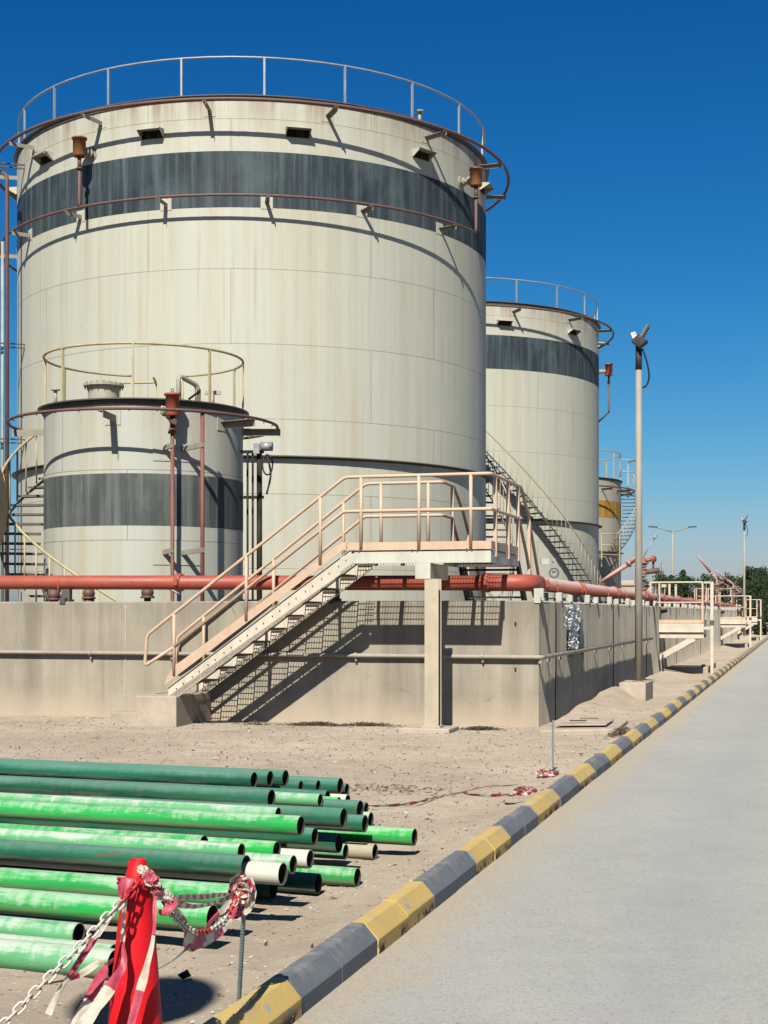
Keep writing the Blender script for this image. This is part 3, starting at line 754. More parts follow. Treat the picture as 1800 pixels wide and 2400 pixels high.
for a in (-2.52, -1.62, -.80):
    m = MB(); m.sbox(a - .05, a - .025, BF - .006, BF + .01, FZ - .035, FZ + .01); m.sbox(a + .03, a + .05, BF - .006, BF + .01, FZ - .035, FZ + .01); m.build('clamp', M['steel_dark'], stair)
# support post
post = MB()
pa, pb = -1.37, -1.16
post.sbox(pa - .105, pa + .105, pb - .13, pb - .118, .1, 2.26); post.sbox(pa - .105, pa + .105, pb + .05, pb + .062, .1, 2.26); post.sbox(pa - .006, pa + .006, pb - .118, pb + .05, .1, 2.26)
post.sbox(pa - .14, pa + .14, pb - .17, pb + .1, .075, .1)
post.build('support_post', M['cream_post'], stair)
m = MB(); m.sbox(-1.615, -1.385, BF, BF + .012, 2.262, FZ - .197); m.sbox(-1.615, -1.385, BF + .012, BB, 2.262, 2.275); m.sbox(-1.615, -1.385, BF + .012, BB, FZ - .21, FZ - .198); m.sbox(-1.397, -1.385, BF + .012, BB, 2.275, FZ - .21)
m.build('head_beam', M['white_steel'], stair)
# handrails
RT, MT = 3.785, 3.272; rr = .0265
def railtube(name, pts, rad=.09):
    m = MB(); m.tube(bent(pts, rad, 5), rr, 10); return m.build(name, M['peach'], stair)
for b, xl, xr in ((BF, -2.70, RA), (BB, -2.71, -1.48)):
    dz = 0 if b == BF else -.055
    top = [S(-5.458, b, 1.235 + dz), S(-5.95, b, .935 + dz), S(-5.91, b, 1.415 + dz), S(xl, b, RT), S(xr, b, RT)]
    mid = [S(-5.458, b, 1.235 + dz), S(xl - .02, b, MT), S(xr, b, MT)]
    if b == BF:
        top += [S(RA, 1.10, RT), S(RA, 1.75, 3.40), S(RA, 4.2, .98)]; mid += [S(RA, .93, MT), S(RA, 1.62, 2.72), S(RA, 4.0, .40)]
    else:
        top += [S(-1.48, .62, RT), S(-1.48, 1.35, 3.40), S(-1.48, 4.2, .98)]; mid += [S(-1.48, .5, MT), S(-1.48, 1.2, 2.72), S(-1.48, 4.0, .40)]
    railtube('handrail', top, .07); railtube('mid_rail', mid, .05)
    if b == BF: pa_ = [(-5.458, None), (-4.269, None), (-3.084, None), (-2.446, 1), (-1.558, 1), (-.778, 1)]
    else: pa_ = [(-5.446, None), (-4.246, None), (-3.078, None), (-2.464, 1), (-1.704, 1)]
    for a, flat in pa_:
        topz = RT - .01 if flat else 1.415 + dz + (RT - 1.415 - dz) * (a + 5.91) / (xl + 5.91) - .01
        lo = FZ + .02 if flat else sl(a) + .38
        m = MB(); m.cyl(S(a, b, lo), S(a, b, topz), rr, n=10); m.build('rail_post', M['peach'], stair)
for b, a in ((-.97, RA), (.02, RA), (.85, RA), (1.85, RA), (3.0, RA), (.55, -1.48), (1.7, -1.48), (3.0, -1.48)):
    zt = RT - .01 if b < 1.1 and a == RA or b < .62 else 3.40 - (b - (1.75 if a == RA else 1.35)) * .99
    m = MB(); m.beam(S(a, b, FZ - .1 if b < 1 else zt - 1.15), S(a, b, zt), .052, .052, V3); m.build('rail_post', M['peach'], stair)
# flight down inside the bund
for a in (-1.47, RA - .05):
    m = MB(); m.prism([S(a, BX, FZ - .22), S(a, BX, FZ - .03), S(a, 3.55, .22), S(a, 3.55, 0), S(a, 3.2, 0)], U3 * .05); m.build('stringer', M['steel_dark'], stair)
for i in range(11):
    z = FZ - .22 * (i + 1); b = BX + .14 + (FZ - z - .22) / 1.04
    m = MB()
    for k in range(5): m.sbox(-1.41, RA - .06, b - .11 + k * .055, b - .105 + k * .055, z - .03, z)
    for k in range(8): m.sbox(-1.41 + k * .12, -1.402 + k * .12, b - .11, b + .12, z - .014, z - .004)
    m.build('tread', M['grating'], stair)

def block(name, a0, a1, b0, b1, z0, z1, label, cat, mat='block', bev=.015, tilt=None):
    m = MB(); m.sbox(a0, a1, b0, b1, z0, z1); o = m.build(name, M[mat], bevel=bev); rebase(o, S((a0 + a1) / 2, (b0 + b1) / 2, z0)); return tag(o, label, cat)
block('concrete_footing', -6.05, -5.37, -1.42, -.02, -.1, .478, 'square concrete footing block under the foot of the peach stair', 'footing')
block('concrete_step', -6.52, -6.056, -1.32, -.3, -.1, .21, 'low cracked concrete step left of the stair footing block', 'step')
block('concrete_footing', -1.82, -1.06, -1.48, -.82, -.12, .073, 'flat concrete pad under the steel post of the landing', 'footing')
# ================================================================ storage tanks
def make_tank(name, label, cx, cy, r, zt, mat_shell, mat_band, bands, rail_h, posts, ring_specs, base_plate_z=None, flange=None, rail_mat='galv', rail_gap=None, rail_r=None, seg=96, cone=.35):
    root = thing(name, label, 'storage tank', (cx, cy, 0))
    def tp(rad, psi, z): return Vector((cx + rad * math.sin(R(psi)), cy - rad * math.cos(R(psi)), z))
    c0 = Vector((cx, cy, 0))
    m = MB()
    zs_ = [0, zt]
    m.lathe([(r, 0), (r, zt * .5), (r, zt)], c0, seg); m.build('shell', mat_shell, root)
    OV = .09 if r > 3 else .12
    m = MB(); m.lathe([(r + .06, zt - .02), (r * .5, zt + cone * .6), (.02, zt + cone)], c0, seg); m.build('roof', M['steel_cream'], root)
    m = MB(); m.lathe([(r + .004, zt - .10), (r + .03, zt - .10), (r + .03, zt - .012), (r + OV, zt - .012), (r + OV, zt + .012), (r - .05, zt + .03)], c0, seg, smooth=False); m.build('rim_angle', M['steel_dark'], root)
    for z0, z1 in bands:
        m = MB(); m.lathe([(r + .004, z0), (r + .004, z1)], c0, seg); m.lathe([(r, z0), (r + .004, z0)], c0, seg, smooth=False); m.lathe([(r + .004, z1), (r, z1)], c0, seg, smooth=False); m.build('painted_band', mat_band, root)
    if flange:
        m = MB(); m.lathe([(r + .004, flange - .05), (r + .02, flange - .05), (r + .02, flange - .012), (r + .16, flange - .012), (r + .16, flange + .0), (r + .004, flange + .035)], c0, seg, smooth=False); m.build('wind_girder', M['steel_dark'], root)
    # guardrail on the roof edge
    rr_ = rail_r or r - .02
    a0, a1 = rail_gap or (0, 360)
    n = 72
    tub = .024 if r > 3 else .022
    m = MB(); full = rail_gap is None
    m.tube([tp(rr_, a0 + (a1 - a0) * i / n, zt + rail_h) for i in range(n if full else n + 1)], tub * 1.15, 8, closed=full)
    if not full:
        for q in (a0, a1): m.tube([tp(rr_, q, zt + rail_h), tp(rr_, q, zt + .05)], tub, 8)
    gr = m.build('guardrail', M[rail_mat], root)
    for q in posts:
        m = MB(); m.beam(tp(rr_, q, zt - .02), tp(rr_, q, zt + rail_h), .05 if r > 3 else .042, .05 if r > 3 else .042, tp(1, q, 0) - tp(0, q, 0)); m.build('rail_post', M[rail_mat], gr)
    # spray rings on angle brackets
    for spec in ring_specs:
        d, z, q0, q1, brs, tr, mt = spec['d'], spec['z'], spec.get('q0', 0), spec.get('q1', 360), spec['br'], spec['tube'], spec.get('mat', 'ring')
        m = MB(); full = q1 - q0 >= 360
        n = 110
        m.tube([tp(r + d, q0 + (q1 - q0) * i / n, z) for i in range(n if full else n + 1)], tr, 8, closed=full)
        for q in [q0 + 3 + i * 11.3 for i in range(int((q1 - q0) / 11.3))]:
            m.cyl(tp(r + d, q, z), tp(r + d - .07, q, z - .035), .010, n=5)
        ring = m.build('spray_ring', M[mt], root)
        for q in brs:
            m = MB(); w = .065 if r > 3 else .085
            side = tp(1, q + 90, 0) - tp(0, q + 90, 0); rad = tp(1, q, 0) - tp(0, q, 0)
            L = d + .05; cc = tp(r + L / 2 + .006, q, z - tr - .008)
            m.box(cc, L, w * 1.5, .010, (rad, side, Z3)); m.box(cc - Z3 * (w * .75) + side * (w * .7), L, .010, w * 1.5, (rad, side, Z3))
            m.build('bracket', M['bracket'], ring)
            m = MB(); m.box(tp(r + .004, q, z - .06), .012, .30, .30, (rad, side, Z3)); m.build('backing_plate', mat_shell, ring)
    return root, tp
def hood(root, tp, r, q, z, mat, w=.66):
    m = MB(); side = tp(1, q + 90, 0) - tp(0, q + 90, 0); rad = tp(1, q, 0) - tp(0, q, 0); c = tp(r, q, z)
    prof = [(0, .125), (.27, .095), (.31, .075), (.31, .06), (.27, .08), (0, .11)]
    P = [[c + side * s_ * w / 2 + rad * x + Z3 * y for x, y in prof] for s_ in (-1, 1)]
    n = len(prof); vs = P[0] + P[1]
    m.add(vs, [(i, (i + 1) % n, n + (i + 1) % n, n + i) for i in range(n)])
    for s_ in (0, 1):
        e = [c + side * (-1, 1)[s_] * (w / 2) + rad * x + Z3 * y for x, y in ((0, .12), (.27, .09), (.305, .07), (.04, -.09), (0, -.09))]
        m.prism(e, side * (.012 if s_ == 0 else -.012))
    o = m.build('vent_hood', mat, root)
    k = MB(); k.box(c + rad * .012 - Z3 * .0, .012, w - .03, .19, (rad, side, Z3)); k.build('vent_shade_plate', M['black_steel'], o)  # plate coloured black to stand for the shade inside the hood
def foam_chamber(root, tp, r, d, q, z, mat, rc=.155, hc=.46, pipe_to=None, pmat='ring', inlet_dq=0):
    m = MB(); c = tp(r + d, q, z)
    m.lathe([(.0, -hc / 2), (rc * .9, -hc / 2), (rc, -hc / 2 + .03), (rc, hc / 2 - .02), (rc * 1.2, hc / 2 - .02), (rc * 1.2, hc / 2 + .02), (rc * .4, hc / 2 + .04), (0, hc / 2 + .04)], c, 20)
    fc = m.build('foam_chamber', mat, root)
    q2 = q + inlet_dq * (1 if q < 0 else -1) * -1
    m = MB(); a = tp(r, q2, z - .05); bq = tp(r + d, q, z - .05)
    pr_ = .065 if r > 3 else .04
    m.cyl(a, bq, pr_, n=12); dr = (bq - a).normalized()
    for t in (.25, .55): m.lathe([(pr_, -.02), (pr_ * 1.8, -.02), (pr_ * 1.8, .02), (pr_, .02)], a.lerp(bq, t), 14, axis=dr)
    m.lathe([(.05, 0), (pr_ * 2.6, 0), (pr_ * 2.6, .012), (.05, .012)], a, 16, axis=dr)
    m.build('inlet_pipe', M['steel_cream'], fc)
    if pipe_to is not None:
        m = MB(); pts = [c - Z3 * (hc / 2), Vector((c.x, c.y, pipe_to + .1)), Vector((c.x, c.y, pipe_to))]
        m.tube(pts, .042 if r > 3 else .036, 10)
        m.lathe([(.04, -.02), (.085, -.02), (.085, .02), (.04, .02)], c - Z3 * (hc / 2 + .30), 14); m.cyl(c - Z3 * (hc / 2), c - Z3 * (hc / 2 + .3), .05, n=10)
        m.build('riser_pipe', M[pmat], fc)
    return fc
def spiral(root, tp, r0, r1, q0, z0, q1, z1, n, rail=True, bal=1, mrail='rail_yellow', mtread='steel_cream', inner=True, strut=True, name='spiral_stair'):
    lab = MB(); N = 40
    def pt(rad, t, dz=0): return tp(rad, q0 + (q1 - q0) * t, z0 + (z1 - z0) * t + dz)
    # stringers as the stair's own mesh
    for rad in (r1,):
        P = [pt(rad, i / N, -.06) for i in range(N + 1)]
        vs = []
        for i, p in enumerate(P):
            rd_ = (tp(1, q0 + (q1 - q0) * i / N, 0) - tp(0, 0, 0)) * .006
            for s_ in (-1, 1):
                for dz in (-.05, .02): vs.append(p + rd_ * s_ + Z3 * dz)
        fs = []
        for i in range(N):
            o = i * 4; k = o + 4
            fs += [(o, o + 1, k + 1, k), (o + 2, k + 2, k + 3, o + 3), (o + 1, o + 3, k + 3, k + 1), (o, k, k + 2, o + 2)]
        lab.add(vs, fs)
    stobj = lab.build(name, M[mtread], root)
    for i in range(n):
        t = (i + .5) / n; q = q0 + (q1 - q0) * t; z = z0 + (z1 - z0) * t
        side = tp(1, q + 90, 0) - tp(0, q + 90, 0); rad = tp(1, q, 0) - tp(0, q, 0)
        m = MB(); c = tp((r0 + r1) / 2, q, z)
        m.box(c, r1 - r0, .22, .006, (rad, side, Z3)); m.box(c + side * .107 - Z3 * .022, r1 - r0, .006, .038, (rad, side, Z3)); m.box(c - side * .107 - Z3 * .022, r1 - r0, .006, .038, (rad, side, Z3))
        m.build('tread', M['grating'], stobj)
    if rail:
        m = MB(); m.tube([pt(r1, i / N, 1.02) for i in range(N + 1)], .026, 8); hr = m.build('handrail', M[mrail], stobj)
        m = MB()
        for i in range(n * bal + 1):
            t = i / (n * bal); m.cyl(pt(r1, t, -.02), pt(r1, t, 1.02), .011 if r0 > 3 else .017, n=5)
        m.build('balusters', M[mrail], stobj)
    return stobj
cream = (.55, .552, .455)
# --- big tanks
BR, BZ = 6.8, 14.63
def big_tank(name, label, cx, cy, first):
    shell = tank_metal(f'plate_shell_{name}', cream, 14.07 - 1.866 * 8, 1.866, 5.8, cx, cy, BR, BZ, rust=.85)
    bandm = band_paint(f'grey_band_{name}', (.055, .076, .084), (.024, .038, .046), cx, cy, BR)
    up = [-80, -55, -30, -4.5, 20.5, 46, 71, 96, 122, 148]
    lo = [-79, -57.6, -36, -14, 7.5, 28.5, 51]
    rings = [dict(d=.66, z=14.33, q0=0, q1=360, br=up, tube=.045)]
    if first: rings.append(dict(d=.47, z=12.04, q0=-185, q1=60, br=lo, tube=.036))
    root, tp = make_tank(name, label, cx, cy, BR, BZ, shell, bandm, [(11.86, 13.26)], .98, [7 + 17.6 * k for k in range(-10, 11)] if first else [4 + 18 * k for k in range(20)], rings, flange=5.67, rail_r=BR - .03, seg=128, cone=.3)
    for q in ((-79, -48.5, -17, 14, 44.5, 75) if first else (-76, -45, -14, 17, 48, 78)): hood(root, tp, BR, q, 13.75, shell, .62)
    return root, tp, shell, bandm
T1X, T1Y = -3.81, 43.6
t1, tp1, sh1, bd1 = big_tank('storage_tank', 'largest cream storage tank with a broad grey band and two spray rings', T1X, T1Y, True)
foam_chamber(t1, tp1, BR, .47, -32.5, 13.55, M['orange_rust'], .165, .46, 12.04)
foam_chamber(t1, tp1, BR, .47, 60, 13.52, M['orange_rust'], .165, .46, 12.04)
m = MB(); p = tp1(BR - .3, 47, BZ); m.cyl(p, p + Z3 * .42, .045, n=10); m.lathe([(.0, .45), (.12, .43), (.13, .40), (.05, .38)], p, 12); m.build('roof_vent', M['steel_cream'], t1)
# risers on the left flank
m = MB(); m.tube(bent([tp1(7.46, -70, 14.2), tp1(7.35, -60, 13.55), tp1(7.35, -60, 1)], .15), .055, 10); rs = m.build('riser_pipe', M['ring'], t1)
m = MB(); m.tube([tp1(7.35, -64, 11.9), tp1(7.35, -64, 1)], .042, 10); m.build('riser_pipe', M['steel_cream'], t1)
for z in (13.9, 9.0, 6.4, 3.4):
    m = MB()
    for dz in (0, .1): m.beam(tp1(BR, -62, z + dz), tp1(BR + .75, -63, z + dz), .05, .03)
    m.build('pipe_bracket', M['steel_dark'], rs)
spiral(t1, tp1, BR + .05, BR + .82, 66, 1.2, 205, 14.5, 58, True, 1, 'steel_cream')
spiral(t1, tp1, BR + .05, BR + .82, -74, 5.6, -150, 14.5, 40, True, 1, 'steel_cream') if False else None
# --- second big tank
T2X, T2Y = 2.96, 67.7
t2, tp2, sh2, bd2 = big_tank('storage_tank', 'second large cream tank with a grey band behind the largest one', T2X, T2Y, False)
spiral(t2, tp2, BR + .08, BR + .85, 72, .3, -42, 14.5, 62, True, 1, 'rail_yellow', 'steel_dark')
fc = foam_chamber(t2, tp2, BR, .45, 82, 12.72, M['red'], .165, .52, 10.8)
m = MB(); m.tube([tp2(BR + .45, 82, 10.85), tp2(BR + .1, 86, 10.55), tp2(BR - .02, 88, 10.45)], .042, 8); m.build('riser_pipe', M['steel_dark'], fc)
# --- small tank in front
SR, SZ = 1.955, 5.74; T3X, T3Y = -4.77, 29.45
sh3 = tank_metal('plate_shell_small', (.52, .53, .45), 5.74 - 1.31 * 5, 1.31, 3.9, T3X, T3Y, SR, SZ, rust=.25)
bd3 = band_paint('grey_band_small', (.105, .115, .105), (.070, .080, .075), T3X, T3Y, SR)
t3, tp3 = make_tank('small_tank', 'small cream grey banded tank with yellow roof rail before the largest tank', T3X, T3Y, SR, SZ, sh3, bd3, [(3.39, 4.36)], 1.04, [-87, -42, 3, 48, 93, 120, -115], [dict(d=.69, z=5.47, br=[-96, -8, 58, 92], tube=.030)], rail_mat='rail_yellow', rail_gap=(-163, 165), rail_r=SR - .0, seg=80, cone=.22)
fc = foam_chamber(t3, tp3, SR, .30, 22.3, 5.60, M['red'], .128, .40, 1.2, 'riser_red', -2)
m = MB(); p = tp3(SR + .30, 22.3, 5.83); m.lathe([(.028, -.008), (.036, 0), (.028, .008), (.020, 0), (.028, -.008)], p + Z3 * .05, 12, axis=Vector((0, 1, 0))); m.build('lifting_eye', M['steel_dark'], fc)
m = MB(); c = tp3(SR + .30, 22.3, 5.13); m.cyl(c + Z3 * .04, c - Z3 * .04, .07, n=12); m.cyl(c + Z3 * .16, c + Z3 * .16 + Vector((.05, -.11, 0)), .045, .055, n=10); m.cyl(c + Z3 * .05, c + Z3 * .26, .05, n=10); m.build('valve', M['ring'], fc)
m = MB(); m.tube([tp3(SR + .64, 33.2, 5.47), tp3(SR + .64, 33.2, 1.0)], .038, 10); rp = m.build('riser_pipe', M['riser_red'], t3)
rad_ = lambda q: tp3(1, q, 0) - tp3(0, q, 0)
for z in (4.86, 2.92):
    m = MB(); m.beam(tp3(SR, 19.5, z - .03), tp3(SR + .34, 22.0, z), .045, .09); m.beam(tp3(SR, 30, z - .03), tp3(SR + .69, 33.0, z), .045, .09); m.build('pipe_bracket', M['bracket'], rp)
    m = MB(); n_ = 8
    for i in range(n_):
        q = 13.7 + 30 * i / n_; q2 = 13.7 + 30 * (i + 1) / n_
        m.add([tp3(SR + .006, q, z - .26), tp3(SR + .006, q2, z - .26), tp3(SR + .006, q2, z + .22), tp3(SR + .006, q, z + .22)], [(0, 1, 2, 3)])
    o = m.build('patch_plate', sh3, t3); sf = o.modifiers.new('t', 'SOLIDIFY'); sf.thickness = .008; sf.offset = 1
# roof fittings
m = MB(); c = Vector((-5.55, 29.3, SZ + .1)); m.lathe([(.31, 0), (.31, .40)], c, 24); m.lathe([(.31, .40), (.40, .40), (.40, .435)], c, 24, smooth=False); m.lathe([(.40, .435), (.32, .46), (.2, .50), (0, .53)], c, 24); mh = m.build('manhole', M['steel_cream'], t3)
m = MB()
for i in range(18):
    q = R(20 * i); p = c + Vector((.37 * math.cos(q), .37 * math.sin(q), .35)); m.cyl(p, p + Z3 * .12, .012, n=5)
m.build('manhole_bolts', M['ring'], mh)
m = MB(); m.tube(bent([W(419, 960, 28.5), W(419, 880, 28.5), W(463, 904, 28.9), W(463, 945, 28.9)], .10), .050, 10); m.build('gooseneck_vent', M['steel_cream'], t3)
m = MB(); b0 = W(466, 912, 28.6); m.beam(b0, b0 - Z3 * .42, .07, .05); m.beam(b0 - Z3 * .05, b0 + Vector((-.2, 0, -.2)), .03, .04); m.beam(b0 + Vector((0, 0, -.3)), b0 + Vector((-.2, 0, -.42)), .03, .04); m.build('gauge_frame', M['ring'], t3)
m = MB(); p = W(497, 935, 28.5); m.cyl(p - Z3 * .2, p + Z3 * .1, .045, n=10); m.beam(p + Vector((-.14, 0, .12)), p + Vector((.16, 0, .12)), .07, .07); m.build('vent_tee', M['steel_cream'], t3)
m = MB(); p = W(130, 925, 29.0); m.cyl(p - Z3 * .2, p + Z3 * .08, .035, n=8); m.cyl(p + Z3 * .08, p + Z3 * .11, .09, n=12); m.build('roof_vent', M['steel_cream'], t3)
# stair winding round its left flank
s3 = spiral(t3, tp3, SR + .06, 2.80, 27, .12, -160, 5.72, 27, True, 1, 'rail_yellow')
m = MB(); m.tube(bent([tp3(2.8, -158, 6.74), tp3(2.75, -176, 6.78), tp3(SR, -176, 6.78)], .1), .024, 8); m.tube([tp3(2.75, -176, 6.78), tp3(2.75, -176, 5.7)], .02, 6); m.tube([tp3(2.75, -176, 6.3), tp3(SR, -176, 6.3)], .02, 6); m.build('landing_rail', M['rail_yellow'], s3)
m = MB(); m.lathe([(SR, 5.68), (2.8, 5.68), (2.8, 5.72), (SR, 5.72)], Vector((T3X, T3Y, 0)), 8, 90 - 0, 112); m.build('landing_plate', M['grating'], s3)
# level gauge pipes on its right flank
lg = MB()
for q, rd_, rr_ in ((84, SR + .13, .022), (86, SR + .22, .022), (85, SR + .36, .055)): lg.tube([tp3(rd_, q, 4.95), tp3(rd_, q, .6)], rr_, 8)
for z in (4.95, 4.05, 2.0): lg.beam(tp3(SR, 85, z), tp3(SR + .45, 85, z), .04, .06)
lgo = lg.build('level_gauge_pipes', M['black_steel'], t3)  # coloured black to stand for the tank's shade on these pipes
m = MB(); p = tp3(SR + .52, 83, 5.0); m.cyl(p + Vector((-.12, 0, .04)), p + Vector((.12, -.02, .04)), .09, n=14); m.box(p + Vector((-.2, 0, .0)), .12, .12, .2); m.build('gauge_head', M['galv'], lgo)
m = MB(); m.tube([p + Vector((.02 + .1 * math.sin(t), -.02, -.32 + .2 * math.cos(t))) for t in [i * math.pi / 8 for i in range(16)]], .016, 6, closed=True); m.tube(spline([p + Vector((0, 0, -.1)), p + Vector((.08, 0, -.5)), p + Vector((.0, 0, -.9))], 5), .02, 6); m.build('cable_loop', M['lamp_black'], lgo)
# --- far tank with the ochre band
T4X, T4Y, FR, FZT = 9.25, 85.5, 4.4, 9.3
sh4 = tank_metal('plate_shell_far', (.46, .45, .37), 9.3 - 1.866 * 5, 1.866, 4.2, T4X, T4Y, FR, FZT, rust=.3)
bd4 = band_paint('ochre_band', (.42, .24, .04), (.36, .20, .035), T4X, T4Y, FR)
t4, tp4 = make_tank('far_tank', 'distant cream tank with an ochre band and a winding stair', T4X, T4Y, FR, FZT, sh4, bd4, [(7.1, 8.05)], 1.55, [k * 30 - 3 for k in range(12)], [dict(d=.75, z=8.75, br=[40, 62, 95], tube=.045)], flange=5.2, rail_mat='rail_yellow', seg=72)
s4 = spiral(t4, tp4, FR + .08, FR + .95, 42, 5.1, 100, 8.95, 17, True, 1, 'cream_post', 'steel_dark')
m = MB()
m.add([], [])
for k in range(8):
    q = 28 + 2 * k; m.box(tp4(FR + .62, q, 4.98), 1.1, .17, .04, (tp4(1, q, 0) - tp4(0, q, 0), tp4(1, q + 90, 0) - tp4(0, q + 90, 0), Z3))
for q in (28, 42):
    m.beam(tp4(FR + 1.15, q, 4.3), tp4(FR + 1.15, q, 6.15), .06, .06); m.beam(tp4(FR, q, 3.6), tp4(FR + 1.15, q, 4.9), .06, .06)
m.tube([tp4(FR + 1.15, 28, 6.1), tp4(FR + 1.15, 42, 6.1)], .03, 6); m.tube([tp4(FR + 1.15, 28, 5.5), tp4(FR + 1.15, 42, 5.5)], .03, 6)
m.build('stair_landing', M['rail_yellow'], s4)
m = MB()
m.tube([tp4(FR, 95, 10.7), tp4(FR + 1.2, 98, 10.7), tp4(FR + 1.2, 112, 10.7)], .03, 6); m.tube([tp4(FR, 95, 10.0), tp4(FR + 1.2, 98, 10.0)], .03, 6)
for q in (98, 112): m.beam(tp4(FR + 1.2, q, 8.6), tp4(FR + 1.2, q, 10.75), .07, .07)
for k in range(8):
    q = 98 + 2 * k; m.box(tp4(FR + .62, q, 9.0), 1.1, .17, .04, (tp4(1, q, 0) - tp4(0, q, 0), tp4(1, q + 90, 0) - tp4(0, q + 90, 0), Z3))
m.build('stair_landing', M['rail_yellow'], s4)
# --- vessel peeping in at the left edge
vs_ = thing('pressure_vessel', 'beige dished vessel end cut off by the left edge beside the small tank stair', 'vessel', (-8.8, 26.6, 0))
m = MB(); prof = [(0, 1.12)] + [(.68 * math.sin(R(t)), .80 + .32 * math.cos(R(t))) for t in range(8, 91, 8)] + [(.68, -.8)] + [(.68 * math.sin(R(t)), -.80 + .32 * math.cos(R(t))) for t in range(96, 180, 8)] + [(0, -1.12)]
m.lathe([(0, .62), (1.0, .60), (1.7, .55), (2.0, .48), (2.07, .42), (2.09, .35), (2.09, -.5), (0, -.5)], Vector((-9.06, 26.9, 3.72)), 64, axis=Vector((0, -1, 0))); m.build('vessel_body', M['vessel'], vs_)
for x in (-9.9, -7.9):
    m = MB(); m.box((x, 26.9, 1.1), .16, .5, 2.2); m.build('saddle_leg', M['steel_dark'], vs_)
# --- valves behind the front wall
def valve(p, label, sc=1.0, lever=None, wheel=False):
    t = thing('valve', label, 'valve', p)
    m = MB(); p = Vector(p)
    m.cyl(p - Z3 * .3, p + Z3 * .02, .06 * sc, n=12); m.lathe([(.06, -.02), (.12, -.02), (.12, .02), (.06, .02)], p, 14); m.lathe([(.0, -.09), (.09, -.07), (.11, 0), (.09, .07), (0, .09)], p + Z3 * .08, 14)
    m.build('valve_body', M['ring'], t)
    if lever:
        m = MB(); m.tube(spline([p + Z3 * .15, p + Vector((lever * .5, 0, .17)), p + Vector((lever, 0, .05))], 5), .018, 6); m.build('lever', M['galv'], t)
    if wheel:
        m = MB(); m.tube([p + Vector((.2 * math.cos(q), .03, .2 + .2 * math.sin(q))) for q in [i * math.pi / 10 for i in range(20)]], .02, 6, closed=True); m.cyl(p + Z3 * .05, p + Vector((0, .03, .2)), .02, n=6); m.build('handwheel', M['ring'], t)
valve(S(-6.85, .75, 2.03), 'small red brown valve with a lever behind the wall, right of the small tank foot', 1, .55)
valve(S(-8.0, .85, 2.02), 'dark round valve behind the wall under the red pipe at left', 1.6, -.5, False)
valve(S(-8.7, .9, 2.0), 'handwheel valve behind the wall below the small tank stair', 1.3, None, True)
# --- camera box with coiled cable right of the stair
cb = thing('junction_box', 'pale junction box with a coiled cable on a plate behind the pipe elbow', 'junction box', S(.2 - .5, 3.2, 2.2))
m = MB(); p = W(1277, 1316, 26); m.box(p, .14, .12, .11); m.build('box_body', M['stone_block'], cb)
m = MB(); p2 = W(1298, 1330, 26); m.box(p2, .06, .02, .32); m.beam(W(1286, 1316, 26), W(1298, 1318, 26), .02, .02); m.beam(W(1298, 1345, 26), Vector((p2.x, p2.y, 1.5)), .03, .03); m.build('mounting_plate', M['galv'], cb)
m = MB(); p3 = W(1298, 1343, 25.95)
for k, rr_ in enumerate((.07, .08, .085)): m.tube([p3 + Vector((rr_ * math.cos(q), -.02 * k, rr_ * math.sin(q))) for q in [i * math.pi / 10 for i in range(20)]], .0035, 5, closed=True)
m.build('cable_coil', M['black_steel'], cb)
# ================================================================ stacked green pipes
PX, PY = .932, -.362
PROT = math.atan2(PY, PX)
def pipe(end, d, L, mat, label, tilt=0):
    m = MB(); r = d / 2; w = .0045; n = 28
    ring = lambda x, rad: [Vector((x, rad * math.cos(2 * math.pi * k / n), rad * math.sin(2 * math.pi * k / n))) for k in range(n)]
    xs = [0] + [-L * i / 6 for i in range(1, 7)]
    bow = random.uniform(-.006, .006)
    vs = []
    for x in xs: vs += [p + Vector((0, 0, bow * math.sin(math.pi * -x / L))) for p in ring(x, r)]
    m.add(vs, [(i * n + k, (i + 1) * n + k, (i + 1) * n + (k + 1) % n, i * n + (k + 1) % n) for i in range(6) for k in range(n)], True)
    m.mi = 1
    vs = []
    for x in (0, -L * .5, -L): vs += ring(x, r - w)
    m.add(vs, [(i * n + k, i * n + (k + 1) % n, (i + 1) * n + (k + 1) % n, (i + 1) * n + k) for i in range(2) for k in range(n)], True)
    m.mi = 0
    for x in (0, -L):
        a = ring(x, r) + ring(x, r - w); m.add(a, [(k, (k + 1) % n, n + (k + 1) % n, n + k) for k in range(n)])
    o = m.build('green_pipe', [M[mat], M['bore']])
    o.location = end; o.rotation_euler = (0, tilt, PROT)
    return tag(o, label, 'pipe', 'pipes stacked on the ground')
def P2(x, y, dz, z, mat, L, label):
    px, py = 500 + .3134 * x, 1760 + .3134 * y
    Y = FPX * (H - z) / (py - 1438); d = dz * .3134 * Y / FPX
    return pipe(W(px, py, Y), d, L, mat, label)
ends = []
